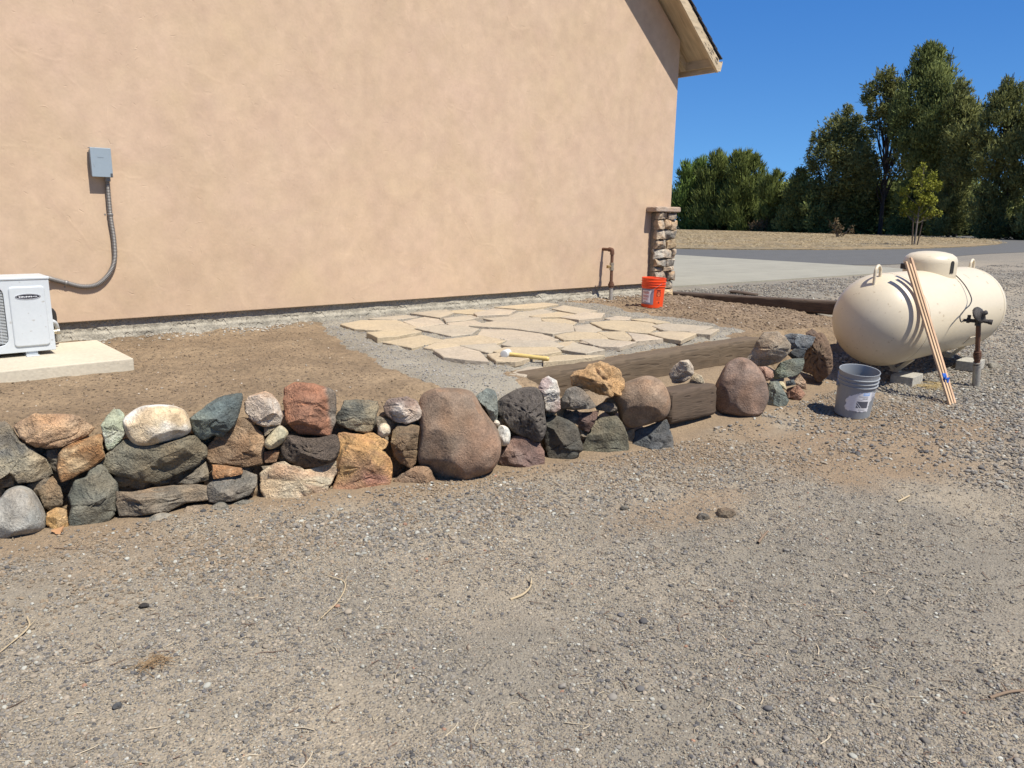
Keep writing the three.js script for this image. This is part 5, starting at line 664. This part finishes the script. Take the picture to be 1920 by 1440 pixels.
// ---------- trees beyond the lawn ----------
const barkM = mat([0.05, 0.04, 0.032], ROCK, 1, 0.01);
function foliage(lobes, per, len, wid, cols, seed, rise, ragged = 1) { // thousands of small leaf sprays in clumps; lobes: [x, y, z, radius]
  const r = rng(seed), P = [], Nn = [], C = [], ix = []; let base = 0;
  for (const [lx, ly, lz, lr] of lobes) {
    len *= 1; const n = Math.round(per * 1.9 * lr * lr), sub = []; for (let i = 0; i < 12 + lr * 5; i++) { const a = r() * 6.283, c = 2 * r() - 1, q = lr * (0.45 + 0.6 * r()), s = Math.sqrt(1 - c * c); sub.push([lx + Math.cos(a) * s * q, ly + c * q * 1.1, lz + Math.sin(a) * s * q, lr * (0.2 + 0.28 * r()), r()]); }
    for (let i = 0; i < n; i++) {
      const [sx, sy, sz2, sr, sh] = sub[Math.floor(r() * sub.length)], g = () => (r() + r() + r() - 1.5) * 1.15, x = sx + g() * sr, y = sy + g() * sr * 1.25, z = sz2 + g() * sr, out = V(x - lx, (y - ly) * 0.7, z - lz).normalize();
      const d = out.clone().multiplyScalar(0.5).add(V(g() * 0.6, rise + g() * 0.6, g() * 0.6)).normalize(), n0 = out.clone().multiplyScalar(0.75).add(V(g() * 0.75, 0.45 + g() * 0.6, 0.15 + g() * 0.75)).normalize(), side = n0.cross(d).normalize(), L = len * 0.78 * (0.5 + r()) * ragged, W = wid * 0.62 * (0.5 + r()), fn = d.clone().cross(side).normalize(); fn.multiplyScalar(0.75).addScaledVector(out, 0.35).normalize(); const k = clamp(sh * 0.6 + r() * 0.55, 0, 1), c0 = cols[0], c1 = cols[1], j = 0.75 + 0.5 * r();
      P.push(x - side.x * W / 2, y - side.y * W / 2, z - side.z * W / 2, x + side.x * W / 2, y + side.y * W / 2, z + side.z * W / 2, x + d.x * L, y + d.y * L, z + d.z * L, x + d.x * L * 0.5 - side.x * W * 0.9, y + d.y * L * 0.5 - side.y * W * 0.9, z + d.z * L * 0.5 - side.z * W * 0.9);
      for (let q = 0; q < 4; q++) { Nn.push(fn.x, fn.y, fn.z); C.push(lerp(c0[0], c1[0], k) * j, lerp(c0[1], c1[1], k) * j, lerp(c0[2], c1[2], k) * j); } ix.push(base, base + 2, base + 1, base, base + 3, base + 2); base += 4;
    }
  }
  const g = new THREE.BufferGeometry(); g.setAttribute('position', new THREE.Float32BufferAttribute(P, 3)); g.setAttribute('normal', new THREE.Float32BufferAttribute(Nn, 3)); g.setAttribute('color', new THREE.Float32BufferAttribute(C, 3)); g.setIndex(ix); return g;
}
const leafM = new THREE.MeshPhysicalMaterial({ color: 0xffffff, vertexColors: true, roughness: 1, specularIntensity: 0.25, side: THREE.DoubleSide, transmission: 0.2, thickness: 0 });
const ROW = V(Math.sin(rad(49)), 0, Math.cos(rad(49))), BACK = V(Math.cos(rad(49)), 0, -Math.sin(rad(49))); // along the tree line and away behind it
// lobes: [metres along the row, height, radius, metres in front of (-) or behind (+) the stem]
function tree(name, label, cat, base, trunkR, [x0, list], per, len, wid, cols, seed, rise, stems = [[0, 0]], group) {
  const S = unit(base), k = S / S5, lobes = list.map(([x, y, q, b = 0]) => [(x - x0) * S, (436 + (x0 - 1590) * 0.019 - y) * S, q * (x0 > 1520 ? 1.14 : 1.02) * S, b * k]); per /= k * k; len *= k; wid *= k;
  const t = thing(name, label, cat, base, 0, group), L = lobes.map(([a, y, q, b = 0]) => { const v = ROW.clone().multiplyScalar(a).addScaledVector(BACK, b); return [v.x, y, v.z, q]; }), r = rng(seed + 900), limbs = [];
  const top = Math.max(...L.map((l) => l[1]));
  for (const [sa, lean] of stems) { const s = ROW.clone().multiplyScalar(sa), e = ROW.clone().multiplyScalar(sa + lean); limbs.push(taper([[s.x, -0.2, s.z], [lerp(s.x, e.x, 0.35) + 0.1 * (r() - 0.5), top * 0.3, lerp(s.z, e.z, 0.35)], [lerp(s.x, e.x, 0.7), top * 0.6, lerp(s.z, e.z, 0.7)], [e.x, top * 0.93, e.z]], trunkR * 0.62, trunkR * 0.2, 12, 8)); }
  for (const [x, y, z] of L) for (let k = 0; k < 2; k++) { const y0 = Math.max(top * 0.12, y * (0.45 + 0.25 * r())), f = y0 / top, s = stems[Math.floor(r() * stems.length)], a = ROW.clone().multiplyScalar(s[0] + s[1] * f); limbs.push(taper([[a.x, y0, a.z], [lerp(a.x, x, 0.5) + (r() - 0.5) * 0.6, lerp(y0, y, 0.6), lerp(a.z, z, 0.5) + (r() - 0.5) * 0.6], [x + (r() - 0.5), y + r(), z + (r() - 0.5)]], trunkR * 0.24, trunkR * 0.06, 6, 5)); }
  put('trunk', limbs, barkM, t); put('crown', foliage(L, per, len, wid, cols, seed, rise), leafM, t); return t;
}
const GW = [[0.085, 0.108, 0.025], [0.175, 0.205, 0.055]], GT = [[0.09, 0.112, 0.034], [0.195, 0.22, 0.068]], GD = [[0.11, 0.122, 0.04], [0.225, 0.23, 0.078]];
// sizes below come from the picture: about 0.05 m to a pixel at the distance of the row
const S5 = 0.05, lob = (x0, list) => [x0, list], unit = ([x, , z]) => (0.656 * x - 0.755 * z) / 1443; // metres to a pixel of the picture at the stem's distance
const GB = 'bushy willows left of the tall trees';
tree('willow_bush', 'leftmost bushy willow, bright green, half hidden by the house corner', 'tree', [72.8, 0.45, -53.2], 0.16, lob(1292, [[1272, 332, 13], [1298, 326, 15], [1282, 352, 20], [1306, 358, 18], [1270, 380, 26], [1300, 388, 26], [1285, 418, 26], [1310, 420, 20]]), 1150, 0.56, 0.085, [[0.075, 0.115, 0.025], [0.15, 0.215, 0.05]], 1, 0.95, [[-0.5, -0.3], [0.4, 0.4]], GB);
tree('willow_bush', 'second bushy willow from the house, with a pointed feathery top', 'tree', [73.1, 0.45, -50.6], 0.18, lob(1342, [[1336, 304, 9], [1346, 312, 11], [1340, 326, 20], [1325, 345, 18], [1352, 350, 24], [1335, 378, 30], [1360, 395, 28], [1332, 412, 28]]), 1150, 0.56, 0.085, GW, 2, 1.0, [[-0.4, -0.3], [0.5, 0.1]], GB);
tree('willow_bush', 'third and widest bushy willow, in the middle of the low group', 'tree', [73.3, 0.45, -47.2], 0.18, lob(1402, [[1383, 308, 10], [1394, 306, 11], [1414, 312, 12], [1388, 330, 22], [1412, 338, 22], [1430, 350, 18], [1392, 370, 30], [1422, 378, 28], [1400, 408, 32], [1376, 400, 24]]), 1150, 0.56, 0.085, GW, 3, 1.0, [[-0.6, -0.2], [0.5, 0.3]], GB);
tree('willow_bush', 'small low willow between the widest bush and the small dark tree', 'tree', [71.2, 0.45, -42.6], 0.14, lob(1452, [[1441, 343, 9], [1458, 336, 8], [1446, 366, 19], [1462, 378, 18], [1452, 405, 26], [1470, 418, 20]]), 1150, 0.56, 0.085, GW, 4, 1.0, [[0, 0]], GB);
tree('small_tree', 'small dark green tree between the low willows and the tall trees', 'tree', [69.7, 0.45, -39.2], 0.16, lob(1490, [[1491, 328, 8], [1490, 344, 15], [1486, 362, 17], [1496, 372, 16], [1490, 398, 26], [1502, 415, 24], [1478, 418, 20]]), 1200, 0.32, 0.09, GT, 5, 0.6);
tree('tall_tree', 'rounded grey green tree at the left end of the tall trees', 'tree', [71.5, 0.45, -35.9], 0.26, lob(1572, [[1570, 222, 9], [1568, 238, 17], [1545, 256, 20], [1588, 252, 18], [1528, 268, 13], [1518, 288, 9], [1560, 284, 34, -1], [1594, 290, 26], [1536, 306, 24], [1572, 324, 36, -2], [1604, 326, 26, -1], [1540, 348, 20, -1], [1590, 360, 30, -2], [1520, 318, 9], [1526, 352, 10], [1550, 385, 22, -0.5], [1590, 398, 26, -0.5], [1560, 418, 24, -0.5]]), 620, 0.34, 0.11, GD, 6, 0.1, [[0.2, -0.2], [-0.6, -0.6]]);
tree('tall_tree', 'open tree with a bare dark trunk and sky showing through', 'tree', [71.6, 0.45, -31.9], 0.34, lob(1656, [[1640, 158, 9], [1632, 172, 15], [1614, 186, 13], [1652, 180, 16], [1610, 204, 11], [1640, 205, 20], [1622, 226, 14], [1662, 214, 22], [1650, 240, 16], [1668, 262, 14], [1628, 256, 9], [1690, 272, 17], [1664, 300, 9], [1680, 320, 20], [1632, 300, 6], [1634, 340, 7]]), 620, 0.34, 0.11, GD, 7, 0.3, [[0, -0.3]]);
tree('tall_tree', 'tallest tree, with a narrow pointed top', 'tree', [70.2, 0.45, -28.7], 0.36, lob(1722, [[1714, 116, 9], [1726, 120, 10], [1706, 130, 14], [1732, 132, 13], [1716, 146, 19], [1746, 138, 7], [1754, 132, 4], [1738, 150, 13], [1700, 156, 15], [1716, 168, 24, -1], [1744, 176, 19], [1694, 186, 18], [1720, 200, 30, -2], [1752, 212, 26, -1], [1690, 222, 26, -1], [1724, 242, 36, -3], [1760, 256, 32, -2], [1694, 262, 26, -2], [1736, 288, 36, -3], [1768, 304, 28, -2], [1704, 300, 24, -2], [1672, 236, 16, -1], [1676, 272, 18, -1], [1780, 252, 20, -1], [1740, 332, 30, -2], [1712, 362, 24, -0.6], [1750, 368, 24, -0.6], [1728, 398, 26, -0.4], [1760, 415, 22, -0.4], [1700, 415, 20, -0.4]]), 760, 0.36, 0.11, GT, 8, 0.75, [[0, -0.1], [0.7, 0.9]]);
tree('tall_tree', 'olive green tree filling the gap right of the tallest tree', 'tree', [68.2, 0.45, -25.0], 0.28, lob(1790, [[1782, 178, 9], [1776, 192, 13], [1790, 196, 12], [1770, 214, 18], [1796, 220, 18], [1812, 230, 13], [1782, 244, 26, -1], [1806, 258, 22], [1774, 280, 26, -2], [1800, 292, 22, -1], [1780, 324, 24, -2], [1812, 320, 14, -1], [1796, 352, 20], [1778, 376, 22, -0.5], [1806, 394, 24, -0.4], [1784, 418, 24, -0.4]]), 680, 0.34, 0.11, GD, 9, 0.55, [[0.1, -0.3], [0.6, 0.5]]);
tree('tall_tree', 'tall feathery tree near the right edge', 'tree', [65.8, 0.45, -21.0], 0.32, lob(1872, [[1862, 172, 9], [1880, 180, 11], [1866, 192, 16], [1846, 204, 14], [1888, 196, 15], [1904, 172, 10], [1862, 218, 22], [1888, 226, 24, -1], [1842, 238, 15], [1868, 252, 28, -1], [1900, 258, 24], [1848, 278, 18], [1826, 262, 15], [1830, 300, 17, -1], [1880, 290, 30, -2], [1852, 316, 20], [1890, 332, 28, -2], [1866, 356, 22, -1], [1846, 358, 12], [1850, 388, 22, -0.5], [1884, 396, 26, -0.5], [1864, 420, 24, -0.4]]), 660, 0.36, 0.11, GD, 10, 0.65, [[0, -0.2], [0.5, 0.7]]);
tree('tall_tree', 'tall olive tree cut by the right edge', 'tree', [64.5, 0.45, -17.2], 0.3, lob(1944, [[1918, 170, 10], [1936, 178, 16], [1920, 200, 17], [1950, 205, 24], [1924, 230, 20, -1], [1952, 250, 32], [1920, 268, 22, -1], [1948, 300, 32, -1], [1920, 310, 24, -2], [1946, 345, 30, -1], [1916, 352, 22, -1], [1930, 385, 26, -0.5], [1912, 412, 24, -0.4]]), 560, 0.36, 0.11, GD, 11, 0.65);
{ // the shaded thicket under and behind the tall trees
  const r = rng(50), L = []; for (let i = 0; i < 150; i++) { const a = (1475 + 470 * r() - 1590) * S5, x = (a / S5 + 1590), b = r() < 0.35 && x > 1510 ? -1.6 + 2 * r() : 1.5 + 9.5 * r(), hmax = x < 1500 ? 2.4 : x < 1600 ? 3.6 : 4.2, y = hmax * Math.pow(r(), 0.9), v = V(72, 0.3, -35.1).addScaledVector(ROW.clone().add(V(-0.1, 0, 0)), a).addScaledVector(BACK, b + (x < 1500 ? 3 : 0)); L.push([v.x, y, v.z, 0.9 + 1.0 * r()]); }
  const m = put('thicket', foliage(L, 420, 0.4, 0.16, GT, 51, 0.3), leafM); stuff(m); m.userData.label = 'dark shaded thicket under and behind the tall trees'; m.userData.category = 'thicket';
  const K = []; for (let i = 0; i < 55; i++) { const a = (1500 + 430 * r() - 1590) * S5, v = V(72, 0.3, -35.1).addScaledVector(ROW.clone().add(V(-0.1, 0, 0)), a).addScaledVector(BACK, 12 + 14 * r()); K.push([v.x, 0.3 + 4.2 * r() * r(), v.z, 1.3 + r()]); }
  const m2 = put('thicket', foliage(K, 260, 0.5, 0.22, GT, 52, 0.3), leafM); stuff(m2); m2.userData.label = 'farther dark wood behind the tall trees'; m2.userData.category = 'thicket';
}
const bush = (name, label, base, lobes, per, cols, seed, len = 0.3) => { const t = thing(name, label, 'bush', base), L = lobes.map(([a, y, q, b = 0]) => { const v = ROW.clone().multiplyScalar(a).addScaledVector(BACK, b); return [v.x, y, v.z, q]; }), r = rng(seed), st = []; for (let i = 0; i < 9; i++) { const l = L[i % L.length]; st.push(taper([[(r() - 0.5) * 0.2, -0.05, (r() - 0.5) * 0.2], [l[0] * 0.6 + (r() - 0.5) * 0.3, l[1] * 0.6, l[2] * 0.6 + (r() - 0.5) * 0.3], [l[0] + (r() - 0.5) * l[3], l[1] + r() * l[3], l[2] + (r() - 0.5) * l[3]]], 0.03, 0.008, 6, 5)); } put('stem', st, barkM, t); put('foliage', foliage(L, per, len, 0.09, cols, seed, 0.2), leafM, t); };
bush('bramble_bush', 'low olive bramble at the road edge near the right side', [64.2, 0.45, -19.0], [[-1.9, 0.4, 0.45], [-1.0, 0.55, 0.6], [0, 0.75, 0.7], [0.9, 0.85, 0.75], [1.9, 0.8, 0.8], [2.8, 0.8, 0.8]], 1100, [[0.04, 0.048, 0.014], [0.095, 0.1, 0.03]], 60);
bush('dead_bush', 'brown dead brush at the foot of the low willows', [70.2, 0.45, -42.9], [[-0.9, 0.45, 0.45], [0, 0.6, 0.55], [0.7, 0.45, 0.4]], 420, [[0.13, 0.085, 0.045], [0.22, 0.16, 0.09]], 61);
bush('small_shrub', 'small half bare shrub on the dry lawn in front of the tall trees', [51.4, 0.5, -25.7], [[-0.35, 0.9, 0.32], [-0.2, 0.55, 0.3], [0.15, 0.4, 0.3], [0.85, 0.5, 0.22]], 420, [[0.06, 0.06, 0.03], [0.2, 0.13, 0.07]], 62, 0.16);
{ // young tree with two stakes
  const t = thing('young_tree', 'young yellow green tree with a pointed crown, staked on the dry lawn', 'tree', [38.7, 0.5, -15.56]), r = rng(70), L = [];
  for (const [x, y, q] of [[1716, 322, 10], [1708, 334, 12], [1726, 338, 12], [1700, 348, 11], [1718, 352, 16], [1736, 356, 13], [1696, 366, 13], [1714, 372, 18], [1736, 376, 15], [1750, 384, 12], [1690, 386, 12], [1708, 394, 16], [1730, 396, 17], [1752, 402, 10], [1694, 404, 11], [1716, 410, 13], [1738, 410, 12], [1684, 398, 7], [1762, 404, 6]]) { const v = ROW.clone().multiplyScalar((x - 1717) * 0.021); L.push([v.x + (r() - 0.5) * 0.5, (461 - y) * 0.0257, v.z + (r() - 0.5) * 0.5, q * 0.021]); }
  const limbs = [taper([[0, -0.1, 0], [0.02, 1.3, 0.0], [0, 2.6, 0], [0.02, 3.6, 0]], 0.05, 0.012, 10, 8)]; for (const [x, y, z] of L) { const y0 = Math.max(1.0, y - 0.5 - 0.3 * r()); limbs.push(taper([[0, y0, 0], [x * 0.6, lerp(y0, y, 0.5), z * 0.6], [x, y, z]], 0.014, 0.005, 4, 5)); }
  put('trunk', limbs, mat([0.17, 0.14, 0.11], ROCK, 1, 0.003), t); put('crown', foliage(L.map(([x, y, z, q]) => [x, y, z, q * 0.8]), 3000, 0.1, 0.07, [[0.14, 0.15, 0.018], [0.3, 0.3, 0.045]], 71, 0.1), leafM, t);
  for (const [d, lab] of [[-0.1, 'left wooden stake beside the young tree'], [0.13, 'right wooden stake beside the young tree']]) { const v = ROW.clone().multiplyScalar(d), s = tag(put('tree_stake', rod([0, -0.1, 0], [d * 1.1 * ROW.x, 1.3, d * 1.1 * ROW.z], 0.03, 10), M.darkWood), lab, 'stake', 'stakes of the young tree'); s.position.set(38.7 + v.x, 0.5, -15.56 + v.z); }
}
{ // stubble of dry grass over the lawn
  const r = rng(80), tuft = foliage([[0, 0.04, 0, 0.12]], 1200, 0.1, 0.012, [[0.32, 0.25, 0.14], [0.5, 0.4, 0.24]], 81, 0.5), im = new THREE.InstancedMesh(tuft, new THREE.MeshStandardMaterial({ vertexColors: true, roughness: 0.95, side: THREE.DoubleSide }), 9000), o = new THREE.Object3D(), c = new THREE.Color(); let n = 0;
  while (n < 9000) { const x = 23 + 42 * r(), z = -52 + 38 * r(), t = fb(x * 0.25, 1, z * 0.25, 3); if (t + 0.5 < r()) continue; if (z > -14.9 || z < -0.55 * x - 16 || z > -17.6 + (x - 23) * 0.6 || (x > 50 && z > -0.37 * x + 3.4)) continue; o.position.set(x, 0.5, z); o.rotation.y = r() * 6.28; o.scale.setScalar(0.5 + 0.7 * r()); o.scale.y *= 0.3; o.updateMatrix(); im.setMatrixAt(n, o.matrix); const l = 0.7 + 0.5 * r(); im.setColorAt(n, c.setRGB(l, l, l)); n++; }
  im.name = 'dry_grass'; im.userData = { kind: 'stuff', label: 'dry grass stubble on the lawn', category: 'grass' }; im.castShadow = im.receiveShadow = true; scene.add(im);
}
camera.far = 4000; camera.updateProjectionMatrix();
renderer.render(scene, camera);
